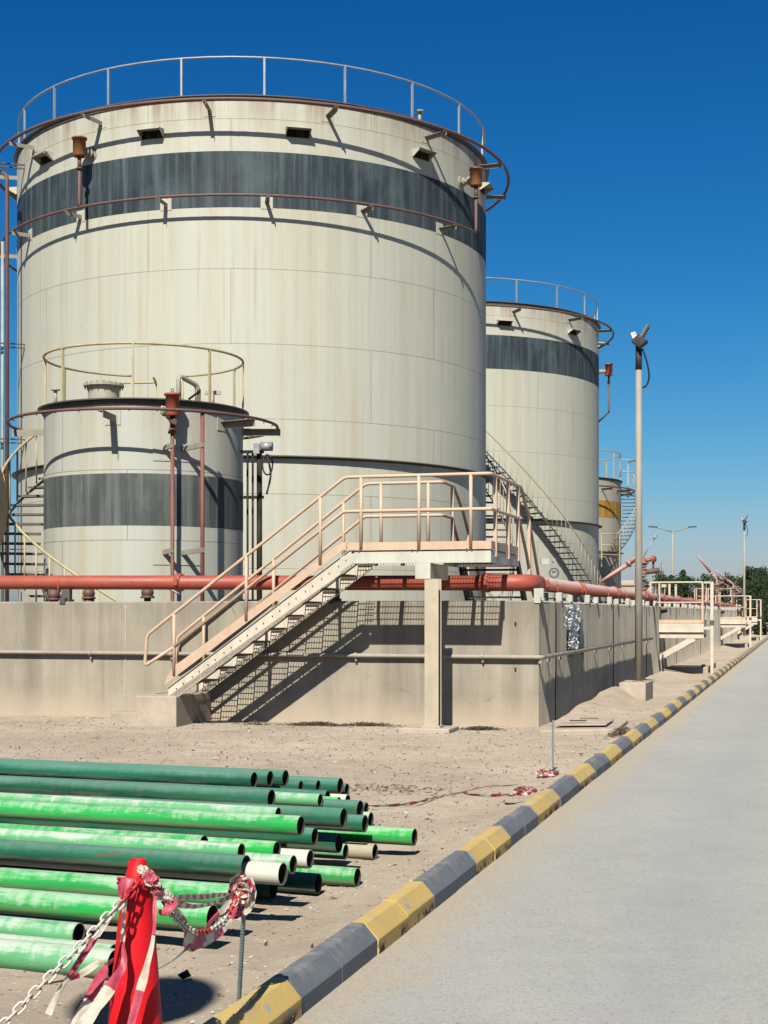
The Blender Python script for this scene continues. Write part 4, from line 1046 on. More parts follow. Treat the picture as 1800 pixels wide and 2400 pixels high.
PIPES = [
 (305, 218, 120, .40, 'g_dark', 6, 'nearest of three dark green pipe ends at the rear left of the pile'),
 (425, 208, 118, .36, 'g_dark', 6, 'dark green pipe end in the middle of the three at the rear of the pile'),
 (540, 203, 120, .33, 'g_dark', 6, 'pale scraped dark green pipe end farthest right of the rear three'),
 (655, 268, 90, .20, 'g_dark', 6, 'small dark green pipe end just right of the rear three ends'),
 (785, 265, 92, .17, 'g_dark', 6, 'thin grey green pipe end second in the low rear row'),
 (822, 248, 96, .13, 'g_dark', 6, 'thin grey green pipe end touching the far right rear dark one'),
 (950, 262, 120, .12, 'g_dark', 6, 'short dark green pipe end at the far right rear of the pile'),
 (1000, 287, 88, .06, 'g_dark', 6, 'narrow dark green pipe end poking out behind the far right rear one'),
 (435, 358, 140, .42, 'g_rust', 6, 'long dark green pipe on top of the pile, second from the rear'),
 (855, 345, 100, .33, 'g_dark', 6, 'grey topped pipe end behind the bright green striped pipe'),
 (800, 370, 100, .37, 'g_pale', 6, 'long pale dusty pipe lying behind the rusty dark green pipe'),
 (1005, 380, 110, .09, 'g_white', 6, 'pale sandy pipe end just below the far right rear dark ends'),
 (940, 390, 92, .31, 'g_bright', 6, 'bright green pipe end with a white streak beside the rusty dark one'),
 (1098, 440, 140, .30, 'g_rust', 6, 'rust stained dark green pipe end right of the bright streaked one'),
 (1145, 428, 86, .07, 'g_dark', 6, 'small dark green pipe end at the end of the ground tape'),
 (485, 475, 108, .43, 'g_pale', 6, 'pale green pipe with dark smears above the long bright green pipe'),
 (975, 500, 145, .415, 'g_rust', 6, 'thick rusty dark green pipe in the middle of the right side'),
 (1135, 545, 130, .285, 'g_dark', 5, 'dark green pipe end with a scalloped cut below the rusty ones'),
 (1178, 515, 116, .07, 'g_pale', 5, 'pale green pipe end behind the scalloped dark one'),
 (655, 560, 150, .46, 'g_mid', 6, 'long bright dusty green pipe on top, third from the rear'),
 (1505, 645, 130, .17, 'g_bright', 6, 'clean bright green pipe sticking out farthest right of the pile'),
 (760, 640, 130, .30, 'g_dark', 6, 'dark green pipe end in shade under the long bright green one'),
 (940, 690, 150, .22, 'g_dark', 6, 'shaded black green pipe end in the hollow of the pile'),
 (985, 645, 112, .11, 'g_white', 6, 'cream pipe end tucked behind the shaded hollow'),
 (1210, 755, 120, .075, 'g_beige', 5, 'sandy beige pipe end on the ground below the clean bright green one'),
 (990, 755, 116, .11, 'g_pale', 5, 'pale green ring of a pipe end left of the sandy beige pipe'),
 (475, 745, 140, .35, 'g_bright', 6, 'bright green pipe end with a dusty left half, fourth from the rear on top'),
 (-70, 700, 140, .39, 'g_mid', 6, 'dusty green pipe ending early on the left half of the pile'),
 (210, 755, 130, .41, 'g_pale', 6, 'pale green pipe ending just above the front dark green pipe'),
 (725, 810, 140, .25, 'g_white', 6, 'white topped green pipe end right of the small green one'),
 (598, 850, 140, .29, 'g_pale', 6, 'small pale green pipe end between the two white ones'),
 (245, 865, 170, .36, 'g_rust', 6, 'long dark green rusty pipe behind the top of the red cone'),
 (520, 920, 170, .32, 'g_white', 6, 'short white pipe end beside the dark green rusty pipe'),
 (1078, 945, 140, .068, 'g_mid', 4, 'dusty bright green pipe end lying alone low on the sand at the front right'),
 (145, 1085, 180, .27, 'g_mid', 6, 'light green pipe behind the red cone ending at the tape knot'),
]
for a in PIPES: P2(*a)
def P1(x, y, dz, z, mat, L, label): return P2(x - 1595.4, y, dz, z, mat, L, label)
P1(1590, 1250, 200, .20, 'g_mid', 6, 'bright green streaky pipe crossing behind the middle of the red cone')
P1(590, 1375, 178, .13, 'g_pale', 6, 'pale dusty pipe with its open black end left of the red cone')
P1(860, 1600, 235, .078, 'g_pale', 6, 'lowest and nearest pale green pipe lying on the sand at the left edge')
P1(850, 1520, 150, .075, 'g_pale', 6, 'small pale pipe end showing between the nearest pipe and the cone')
# lower layers that carry the visible ones
random.seed(3)
low = 'dark green pipe half hidden in the shade of the lower layers of the pile'
def st_of(p): return p.x * .362 + p.y * .932, p.x * PX + p.y * PY
VIS = [(*st_of(o.location), o.location.z) for o in COL.objects if o.name.startswith('green_pipe')]
def recess(s, z):                                            # stay behind the ends of the visible pipes above
    near = [t for s_, t, zz in VIS if abs(s_ - s) < .22 and zz > z + .05]
    return min(near) if near else None
for z, d, n, ds in ((.066, .126, 22, .25), (.190, .122, 18, .28)):
    for k in range(n):
        s = (7.7 if z < .1 else 8.05) + k * ds
        t = recess(s, z)
        if t is None or any(abs(s_ - s) < .12 and abs(zz - z) < .09 for s_, t_, zz in VIS): continue
        t -= random.uniform(.03, .28)
        pipe(Vector((PX * t + .362 * s, PY * t + .932 * s, z)), d, 5.5, 'g_rust' if k % 4 == 0 else 'g_dark', low)
# ================================================================ cone, chains and tape
YC = 5.0
cone = thing('traffic_cone', 'tall slim red cone wrapped with chains and torn barrier tape', 'traffic cone', (-.845, YC, 0))
cb_ = Vector((-.853, YC, 0)); tipx = -.833
m = MB(); prof = [(.135, .0), (.128, .03), (.110, .17), (.0925, .36), (.076, .55), (.060, .72), (.054, .80), (.052, .835), (.044, .845), (.040, .858), (.040, .872), (.035, .877), (.035, .886), (.032, .890), (.031, .912), (.026, .919), (.022, .918), (.020, .89)]
n = 36; vs = []
for r_, z in prof:
    for i in range(n):
        q = 2 * math.pi * i / n; dent = 1 + (.03 * math.sin(3 * q + z * 4) if z < .7 else 0)
        vs.append(cb_ + Vector((.022 * z + r_ * dent * math.cos(q), r_ * dent * math.sin(q), z)))
m.add(vs, [(j * n + i, j * n + (i + 1) % n, (j + 1) * n + (i + 1) % n, (j + 1) * n + i) for j in range(len(prof) - 1) for i in range(n)], True)
m.build('cone_body', M['cone'], cone)
m = MB(); m.lathe([(.05, .0), (.27, 0), (.27, .03), (.22, .045), (.13, .045)], cb_, 8, smooth=False); m.build('rubber_base', M['rubber'], cone, bevel=.006)
m = MB(); t_ = cb_ + Vector((.0195, 0, .895)); m.lathe([(.0, .004), (.026, 0)], t_, 16); m.build('cap_hole', M['black_steel'], cone)

def link_mesh(name, L, wd, r, mat):
    m = MB(); P = []
    h = (L - wd) / 2
    for i in range(8): q = -math.pi / 2 + math.pi * i / 7; P.append(Vector((h + wd / 2 * math.cos(q), wd / 2 * math.sin(q), 0)))
    for i in range(8): q = math.pi / 2 + math.pi * i / 7; P.append(Vector((-h + wd / 2 * math.cos(q), wd / 2 * math.sin(q), 0)))
    m.tube(P, r, 7, closed=True); return m
def chain(name, pts, L, wd, r, red_spans, label, roll0=.6):
    P = spline(pts, 14)
    # resample at the link pitch
    pitch = L - 2 * r - .001; out = [P[0]]; acc = 0; cur = P[0]
    for nx in P[1:]:
        while (nx - cur).length >= pitch - acc:
            d = (nx - cur).normalized(); cur = cur + d * (pitch - acc); acc = 0; out.append(cur)
        acc += (nx - cur).length; cur = nx
    root = thing(name, label, 'chain', out[0])
    tot = len(out) - 1; protos = {}
    for i in range(tot):
        a, b = out[i], out[i + 1]; f = i / max(1, tot)
        red = any(x0 <= f <= x1 for x0, x1 in red_spans)
        d = (b - a).normalized(); q = d.to_track_quat('X', 'Z')
        roll = roll0 + (math.pi / 2 if i % 2 else 0) + random.uniform(-.2, .2)
        q = q @ Matrix.Rotation(roll, 3, 'X').to_quaternion()
        if red not in protos:
            o = link_mesh('chain_link', L, wd, r, None).build('chain_link', M['chain_red'] if red else M['chain_white'], root, world=False); protos[red] = o
        else:
            o = protos[red].copy(); COL.objects.link(o)
        o.rotation_mode = 'QUATERNION'; o.rotation_quaternion = q; o.location = (a + b) / 2 - out[0]
    return root
def z1(x, y, Y): return W(x * .3134, 1760 + y * .3134, Y)
def z3(x, y, Y): return W(200 + x * .2652, 1980 + y * .2652, Y)
def z4(x, y, zz=.02):
    px, py = 820 + x * .3496, 1660 + y * .3496
    return W(px, py, FPX * (H - zz) / (py - 1438))
chain('barrier_chain', [z1(1120, 905, 4.96), z1(1030, 985, 4.91), z1(950, 1090, 4.86), z1(800, 1240, 4.78), z1(600, 1460, 4.70), z1(340, 1720, 4.62), z1(90, 1980, 4.55), z1(-250, 2300, 4.5)], .042, .026, .0042, [(0, .165)], 'white plastic chain running from the cone neck to the lower left')
chain('barrier_chain', [cb_ + Vector((.018 + .056 * math.cos(q), .056 * math.sin(q), .846 + .008 * math.sin(q * 2))) for q in [R(-200 + 21 * i) for i in range(14)]], .042, .026, .0045, [(0, 1)], 'red plastic chain looped round the neck of the cone')
chain('barrier_chain', [z3(690, 520, 5.0), z3(760, 600, 5.06), z3(850, 690, 5.15), z3(920, 755, 5.24), z3(1000, 775, 5.36), z3(1100, 755, 5.51), z3(1200, 690, 5.66), z3(1280, 590, 5.81), z3(1340, 480, 5.90), z3(1390, 400, 5.96)], .034, .022, .0040, [(0, .06), (.36, .55), (.80, 1)], 'white and red chain sagging between the cone and the blue grey rebar stake')

def ribbon(name, pts, w, bl, twist, label, phase=0, crumple=.25, group='torn pieces of red and white barrier tape', kind_up=None, seed=0):
    P = spline(pts, 12); m = len(P); me = bpy.data.meshes.new(name)
    ws = w if isinstance(w, (list, tuple)) else [w, w]
    tw = twist if isinstance(twist, (list, tuple)) else [twist, twist]
    lerp = lambda A, t: A[min(int(t * (len(A) - 1)), len(A) - 2)] * (1 - (t * (len(A) - 1) - min(int(t * (len(A) - 1)), len(A) - 2))) + A[min(int(t * (len(A) - 1)), len(A) - 2) + 1] * (t * (len(A) - 1) - min(int(t * (len(A) - 1)), len(A) - 2))
    vs, uv, u = [], [], phase; NW = 4
    for i, p in enumerate(P):
        T = (P[min(i + 1, m - 1)] - P[max(i - 1, 0)]).normalized(); t = i / (m - 1)
        if i: u += (p - P[i - 1]).length / bl
        ref = kind_up if kind_up is not None else Vector((0, -1, 0))
        side = T.cross(ref)
        if side.length < .05: side = T.cross(Z3)
        side.normalize(); nn = side.cross(T)
        an = R(lerp(tw, t)) + .35 * mnoise.noise(Vector((u * 1.3, seed, 1)))
        sd_ = side * math.cos(an) + nn * math.sin(an); nv = T.cross(sd_)
        ww = lerp(ws, t)
        for k in range(NW + 1):
            x = k / NW - .5
            cr = ww * crumple * mnoise.noise(Vector((u * 2.2, k * .9, seed + 4)))
            vs.append(p + sd_ * (x * ww) + nv * cr); uv.append((u, k / NW))
    fs = [(i * (NW + 1) + k, i * (NW + 1) + k + 1, (i + 1) * (NW + 1) + k + 1, (i + 1) * (NW + 1) + k) for i in range(m - 1) for k in range(NW)]
    me.from_pydata(vs, [], fs); me.materials.append(M['tape'])
    ul = me.uv_layers.new(name='UVMap')
    for l in me.loops: ul.data[l.index].uv = uv[l.vertex_index]
    me.polygons.foreach_set('use_smooth', [True] * len(fs)); me.update()
    o = bpy.data.objects.new(name, me); COL.objects.link(o); rebase(o, P[0])
    if label: tag(o, label, 'barrier tape', group)
    return o
def adopt(kids, name, label):
    root = thing(name, label, 'barrier tape', Vector(kids[0].location), 0, 'torn pieces of red and white barrier tape')
    for k in kids:
        k.parent = root; k.location = Vector(k.location) - Vector(root.location)
    return root
ribbon('barrier_tape', [z3(375, 330, 4.93), z3(350, 500, 4.90), z3(335, 700, 4.89), z3(330, 860, 4.88), z3(340, 1040, 4.86), z3(270, 1180, 4.82), z3(140, 1380, 4.75), z3(0, 1570, 4.68), z3(-150, 1760, 4.6)], [.012, .018, .014, .020, .026, .045, .045, .04], .34, [10, 50, -30, 20, -40, 10], 'tape strip hanging down the front left of the cone', .42, .3, seed=1)
ribbon('barrier_tape', [z3(620, 440, 4.95), z3(612, 520, 4.92), z3(610, 700, 4.90), z3(590, 880, 4.89), z3(545, 1060, 4.87), z3(520, 1160, 4.86), z3(470, 1330, 4.84), z3(400, 1600, 4.82), z3(370, 1750, 4.8)], [.010, .014, .012, .020, .030, .026, .022], .36, [30, -20, 30, 0, 20], 'cream and red strip of tape hanging down the right front of the cone', .1, .3, seed=2)
ribbon('barrier_tape', [z3(395, 300, 4.92), z3(330, 490, 4.88), z3(230, 620, 4.84), z3(60, 860, 4.78), z3(-90, 1080, 4.72), z3(-250, 1330, 4.66), z3(-330, 1500, 4.62)], [.03, .018, .020, .024, .018, .022], .30, [10, 50, 10, 40, 0], 'twisted tape running beside the white chain to the lower left', .2, .35, seed=3)
ribbon('barrier_tape', [z3(250, 1010, 5.06), z3(190, 1055, 5.0), z3(110, 1045, 4.97), z3(0, 1120, 4.93), z3(-120, 1180, 4.9), z3(-290, 1215, 4.88), z3(-440, 1245, 4.88)], [.010, .014, .026, .022, .016, .02], .26, [30, -30, 20, 60], 'loose tape end curling left of the cone foot', .3, .3, seed=4)
ribbon('barrier_tape', [z3(185, 1060, 4.98), z3(165, 1110, 4.95), z3(110, 1220, 4.9), z3(40, 1370, 4.84), z3(-60, 1540, 4.78), z3(-120, 1680, 4.74)], [.008, .034, .040, .036, .03], .42, [20, 0, 25], 'broad cream and red tape strip slanting down left of the cone', .1, .2, seed=5)
ribbon('barrier_tape', [z3(720, 470, 5.0), z3(790, 555, 5.06), z3(870, 680, 5.18), z3(895, 790, 5.23), z3(930, 868, 5.28), z3(1000, 860, 5.36), z3(1100, 825, 5.48), z3(1210, 740, 5.63), z3(1290, 620, 5.78), z3(1340, 470, 5.90)], [.012, .016, .03, .05, .06, .05, .04, .03, .02], .22, [20, 60, 30, 10, 20], 'wide sagging tape from the cone knot to the knot on the rebar stake', .2, .45, seed=6)
ribbon('barrier_tape', [z3(700, 470, 5.01), z3(850, 462, 5.21), z3(1050, 458, 5.48), z3(1200, 442, 5.72), z3(1330, 440, 5.95)], [.012, .020, .018, .012], .085, [30, 50, 20], 'upper thin striped tape stretched level from the cone to the rebar stake', 0, .2, seed=7)
ribbon('barrier_tape', [z3(700, 495, 5.01), z3(820, 525, 5.18), z3(960, 545, 5.36), z3(1120, 520, 5.60), z3(1290, 455, 5.87), z3(1345, 430, 5.95)], [.014, .024, .012, .018, .012], .09, [0, 60, 10], 'lower thin striped tape drooping from the cone to the rebar stake', 0, .25, seed=8)
ribbon('barrier_tape', [z3(1330, 440, 5.93), z3(1230, 560, 5.84), z3(1120, 670, 5.78), z3(1060, 740, 5.72)], [.012, .03, .022, .012], .20, [10, 40], 'short tape tail dropping left from the rebar knot', .3, .25, seed=9)
ribbon('barrier_tape', [z3(935, 870, 5.28), z3(880, 930, 5.24), z3(760, 1030, 5.15), z3(630, 1105, 5.06)], [.012, .014, .010, .008], .5, [20, 60], 'thin twisted tape strand from the sag back to the cone', .4, .2, seed=10)
# the knot on the cone
kids = []
random.seed(12)
def crumple(c, ax, rr_, seed, split):
    """a wad of film: ridged lump, cream with purple patches"""
    bm = bmesh.new(); bmesh.ops.create_icosphere(bm, subdivisions=4, radius=1)
    me = bpy.data.meshes.new('tape_fold'); ax = Vector(ax).normalized(); s1 = ax.orthogonal().normalized(); s2 = ax.cross(s1)
    cols = {}
    for v in bm.verts:
        p = v.co.copy(); n1 = mnoise.noise(p * 1.6 + Vector((seed, 0, 0))); n2 = abs(mnoise.noise(p * 3.4 + Vector((0, seed, 0)))); n3 = abs(mnoise.noise(p * 7 + Vector((0, 0, seed))))
        k = 1 + .45 * n1 - .55 * n2 - .22 * n3
        cols[v.index] = .75 if (p.dot(Vector((.3, 0, 1))) + .8 * n1) > split else .25
        v.co = c + (ax * p.x * rr_[0] + s1 * p.y * rr_[1] + s2 * p.z * rr_[2]) * k
    bm.to_mesh(me); bm.free(); me.materials.append(M['tape'])
    ul = me.uv_layers.new(name='UVMap')
    for l in me.loops: ul.data[l.index].uv = (cols[l.vertex_index], .5)
    o = bpy.data.objects.new('tape_fold', me); COL.objects.link(o); return rebase(o, c)
kids.append(crumple(z3(505, 222, 4.95), (1, 0, -.3), (.022, .016, .013), 1, -.5))
kids.append(crumple(z3(585, 305, 4.93), (.7, 0, -.7), (.034, .026, .024), 2, -.15))
kids.append(crumple(z3(625, 385, 4.95), (.3, 0, -1), (.026, .020, .018), 3, .3))
kids.append(crumple(z3(690, 445, 4.98), (.75, .1, -.6), (.034, .016, .018), 4, -.3))
kids.append(crumple(z3(735, 510, 4.99), (.3, 0, -1), (.028, .014, .015), 5, .1))
kids.append(ribbon('tape_fold', [z3(640, 585, 4.99), z3(690, 600, 4.97), z3(745, 560, 4.97), z3(775, 500, 5.0), z3(760, 470, 5.02)], [.012, .03, .03, .014], .5, [10, 40], None, .02, .3, seed=33))
kids.append(ribbon('tape_fold', [z3(350, 300, 4.93), z3(325, 370, 4.91), z3(330, 440, 4.90), z3(370, 470, 4.89)], [.03, .03, .02], .6, [20, 50], None, .02, .3, seed=34))
kids.append(ribbon('tape_fold', [z3(660, 400, 4.97), z3(690, 440, 4.98), z3(730, 420, 5.0), z3(760, 480, 5.0), z3(700, 520, 4.99)], [.03, .05, .03], .5, [0, 70, 20], None, .55, .5, seed=35))
adopt(kids, 'tape_knot', 'crumpled cream and purple knot of tape on the right of the cone top')
# rebar stakes
def rebar(name, base, top, label):
    root = thing(name, label, 'stake', base, 0, 'rebar stakes in the sand')
    m = MB(); b = Vector(base); t = Vector(top); L = (t - b).length; n = int(L / .004)
    m.tube([b.lerp(t, i / n) for i in range(n + 1)], [.0088 + (.0016 if i % 4 < 2 else 0) for i in range(n + 1)], 8)
    m.build('rebar_rod', M['rust_pole'], root); return root
rb1 = W(558, 2380, 6.36)
rebar('rebar_stake', rb1, z3(1415, 330, 6.00), 'blue grey rebar stake at the kerb with a knot of tape on its top')
rb2 = W(1296, 1816, 16.1); rb2.z = .0
rebar('rebar_stake', rb2, W(1295.5, 1688, 16.15), 'thin rebar stake far back by the kerb with tape heaped at its foot')
kids = []
random.seed(21)
for i in range(7):
    c = z3(1385 + random.uniform(-30, 45), 330 + i * 26, 5.96)
    pts = [c + Vector((.035 * math.cos(t * 1.3 + i * 2), -.02 + .02 * math.sin(t * 2 + i), .035 * math.sin(t * 1.3 + i * 2))) for t in range(6)]
    kids.append(ribbon('tape_fold', pts, [.012, .03, .016], .12, [20 * i, 70, 10 * i], None, .1 * i, .5, seed=40 + i))
kids.append(ribbon('tape_fold', [z3(1420, 270, 5.97), z3(1380, 330, 5.96), z3(1350, 430, 5.95), z3(1310, 560, 5.94), z3(1315, 605, 5.93), z3(1400, 610, 5.93)], [.03, .04, .03, .03, .02], .3, [0, 40, 10, 30], None, .5, .4, seed=50))
kids.append(ribbon('tape_fold', [z3(1440, 350, 5.96), z3(1475, 400, 5.95), z3(1470, 470, 5.94), z3(1440, 560, 5.94), z3(1400, 612, 5.93)], [.02, .034, .036, .02], .34, [0, 30, 10], None, .42, .3, seed=51))
adopt(kids, 'tape_knot', 'crumpled pink and red knot of tape round the rebar stake top')
# tape lying on the ground
gz = .028
ribbon('barrier_tape', [z4(100, 655, gz), z4(200, 655, gz), z4(300, 650, gz), z4(410, 640, gz), z4(500, 620, gz), z4(580, 595, gz), z4(660, 575, gz), z4(750, 560, gz), z4(860, 532, gz), z4(960, 522, gz), z4(1060, 520, gz), z4(1190, 508, gz), z4(1290, 490, gz), z4(1380, 470, gz)], [.028, .04, .03, .02, .03], .22, [-60, -20, -80, -40, -60], 'long striped tape lying across the sand from the pile to the far stake', 0, .35, seed=60)
ribbon('barrier_tape', [z4(760, 560, gz), z4(800, 578, gz), z4(870, 582, gz), z4(960, 585, gz), z4(1040, 580, gz), z4(1090, 590, gz), z4(1150, 570, gz)], [.03, .04, .03], .22, [-60, -20, -70], 'branch of striped tape leading to the flat heap beside the kerb', 0, .3, seed=61)
ribbon('barrier_tape', [z4(1030, 620, gz), z4(1050, 640, gz), z4(1100, 640, gz), z4(1160, 630, gz), z4(1220, 610, gz)], [.03, .04, .02], .2, [-60, -30], 'short curl of striped tape below the flat heap', 0, .3, seed=62)
def heap(cx_, cy_, wx, wy, n, label, hh):
    ks = []
    for i in range(n):
        pts = []
        q0 = random.uniform(0, 6)
        for t in range(6):
            p = z4(cx_ + wx * math.cos(q0 + t * 1.2) * random.uniform(.5, 1), cy_ + wy * math.sin(q0 + t * 1.2) * random.uniform(.5, 1), gz); p.z = gz + random.uniform(0, hh); pts.append(p)
        ks.append(ribbon('tape_fold', pts, [.03, .045, .03], .13, [random.uniform(-90, 90) for _ in range(4)], None, random.random(), .5, seed=70 + i))
    adopt(ks, 'tape_heap', label)
heap(1185, 578, 85, 22, 9, 'flat tangled heap of red and white tape beside the kerb', .045)
heap(1325, 472, 75, 18, 7, 'tangled heap of red and white tape at the foot of the far stake', .08)
for (x, y, s, lab) in ((505, 1040, .055, 'brown stone on the sand left of the kerb, level with the nearest yellow block pair'),):
    m = MB()
    for _ in range(3): shard(m, z4(515, 1040, .04) + Vector((random.uniform(-.02, .02), random.uniform(-.02, .02), 0)), s * random.uniform(.6, 1), .8)
    o = m.build('stone', M['stone']); rebase(o, z4(515, 1040, 0)); tag(o, 'brown stone lying on the sand midway between the pipes and the kerb', 'stone')
m = MB(); shard(m, z3(880, 1150, 6.95), .042, .5); o = m.build('stone', M['black_steel']); rebase(o, z3(880, 1160, 6.95)); tag(o, 'dark flat stone on the sand right of the cone', 'stone')

# ================================================================ slab, lamp poles, platforms
slab = thing('drain_slab', 'flat concrete drain slab with a grey lid in the sand by the wall corner', 'drain cover', S(.75, -1.0, 0))
m = MB(); m.prism([S(.28, -1.55, -.1), S(1.30, -1.0, -.1), S(1.25, .9, -.1), S(.30, .6, -.1)], Z3 * .19); m.build('slab_body', M['block'], slab, bevel=.02)
m = MB(); m.prism([S(.42, -1.05, .137), S(1.12, -.75, .137), S(1.10, .35, .137), S(.45, .15, .137)], Z3 * -.02); m.build('slab_lid', M['block'], slab, bevel=.004)
m = MB(); m.sbox(.55, .80, -.55, -.50, .159, .17); m.sbox(.62, .9, .02, .05, .159, .168); m.build('lid_slots', M['black_steel'], slab)

def light_pole(a, b, hh, label, detail=True):
    root = thing('light_pole', label, 'light pole', S(a, b, .1), 0, 'floodlight poles along the kerb')
    p = S(a, b, 0)
    m = MB(); m.tube([p + Z3 * .3, p + Z3 * hh * .5, p + Z3 * (hh - .25)], [.080, .072, .060], 16); m.lathe([(.0, hh - .25), (.062, hh - .25)], p, 12); m.build('pole_shaft', M['pole'], root)
    m = MB(); m.tube([p + Z3 * .385, p + Z3 * .40], [.13, .13], 8); m.build('base_flange', M['pole'], root)
    m = MB(); m.cyl(p + Z3 * (hh - .55), p + Z3 * (hh - .05), .066, n=14); m.beam(p + Vector((-.10, .0, hh)), p + Vector((.10, 0, hh)), .07, .07); m.build('lamp_bracket', M['lamp_black'], root)
    top = p + Z3 * hh
    for k, (pos, ax, sz) in enumerate((((.11, -.02, .20), Vector((.50, 0, .86)), (.17, .045, .34)), ((-.07, .10, .14), Vector((-.30, .25, .9)), (.10, .03, .18)), ((.0, -.10, -.0), Vector((.45, -.70, -.55)), (.20, .08, .30)))):
        L_ = ax.normalized(); sidev = L_.cross(Vector((0, 1, 0))).normalized(); nv = L_.cross(sidev)
        if k == 0: sidev, nv = Vector((.3, .95, 0)), L_.cross(Vector((.3, .95, 0)))
        sidev = (sidev - L_ * sidev.dot(L_)).normalized(); nv = L_.cross(sidev)
        c = top + Vector(pos)
        m = MB(); m.box(c, sz[0], sz[1], sz[2], (sidev, nv, L_))
        for j in range(5): m.box(c - nv * (sz[1] * .5 + .012) + L_ * sz[2] * (-.35 + .17 * j), sz[0] * .8, .022, .012, (sidev, nv, L_))
        hd = m.build('lamp_head', M['lamp_black'] if k != 1 else M['galv'], root)
        m = MB(); m.box(c + nv * (sz[1] * .5 + .004) + L_ * (.05 * sz[2]), sz[0] * .84, .006, sz[2] * .76, (sidev, nv, L_)); m.build('lamp_lens', M['lens'] if k != 2 else M['lamp_black'], hd)  # lens of the lower head coloured black to stand for its shade
    if detail:
        m = MB(); m.tube(spline([top + Vector((.06, -.1, -.15)), top + Vector((.14, -.12, -.4)), top + Vector((.19, -.1, -.68)), top + Vector((.15, -.08, -.86)), top + Vector((.07, -.05, -.92))], 6), .018, 8); m.build('supply_cable', M['black_steel'], root)
    return root
light_pole(.72, 7.62, 7.20, 'tall grey floodlight pole on a concrete plinth near the wall')
light_pole(.55, 71, 7.4, 'distant floodlight pole in front of the dark trees')
m = MB(); pb_ = [S(.40, 6.98, -.2), S(.92, 7.0, -.2), S(.95, 8.2, -.2), S(.40, 8.2, -.2)]
m.prism(pb_, Z3 * .585); o = m.build('concrete_plinth', M['block'], bevel=.015); rebase(o, S(.6, 7.6, 0)); tag(o, 'concrete plinth under the near floodlight pole', 'plinth')
m = MB(); m.prism([S(.28, 70.6, -.2), S(.9, 70.6, -.2), S(.9, 71.5, -.2), S(.28, 71.5, -.2)], Z3 * .6); o = m.build('concrete_plinth', M['block'], bevel=.015); rebase(o, S(.6, 71, 0)); tag(o, 'concrete plinth under the distant floodlight pole', 'plinth')
lamp = thing('street_lamp', 'slim twin arm street lamp far behind the wall', 'street lamp', W(1577, 1478, 147))
lb = Vector((147 * .19513, 147, 0))
m = MB(); m.tube([lb, lb + Z3 * 9.9], [.13, .09], 10); m.build('lamp_post', M['pole'], lamp)
for sx in (-1, 1):
    m = MB(); m.tube([lb + Z3 * 9.85, lb + Vector((sx * 1.3, 0, 10.25)), lb + Vector((sx * 1.6, 0, 10.3))], .055, 8); ar = m.build('lamp_arm', M['pole'], lamp)
    m = MB(); m.box(lb + Vector((sx * 1.95, 0, 10.36)), .85, .3, .11, (Vector((1, 0, sx * .08)).normalized(), Vector((0, 1, 0)), Vector((-sx * .08, 0, 1)).normalized())); m.build('lamp_head', M['lamp_black'], ar)

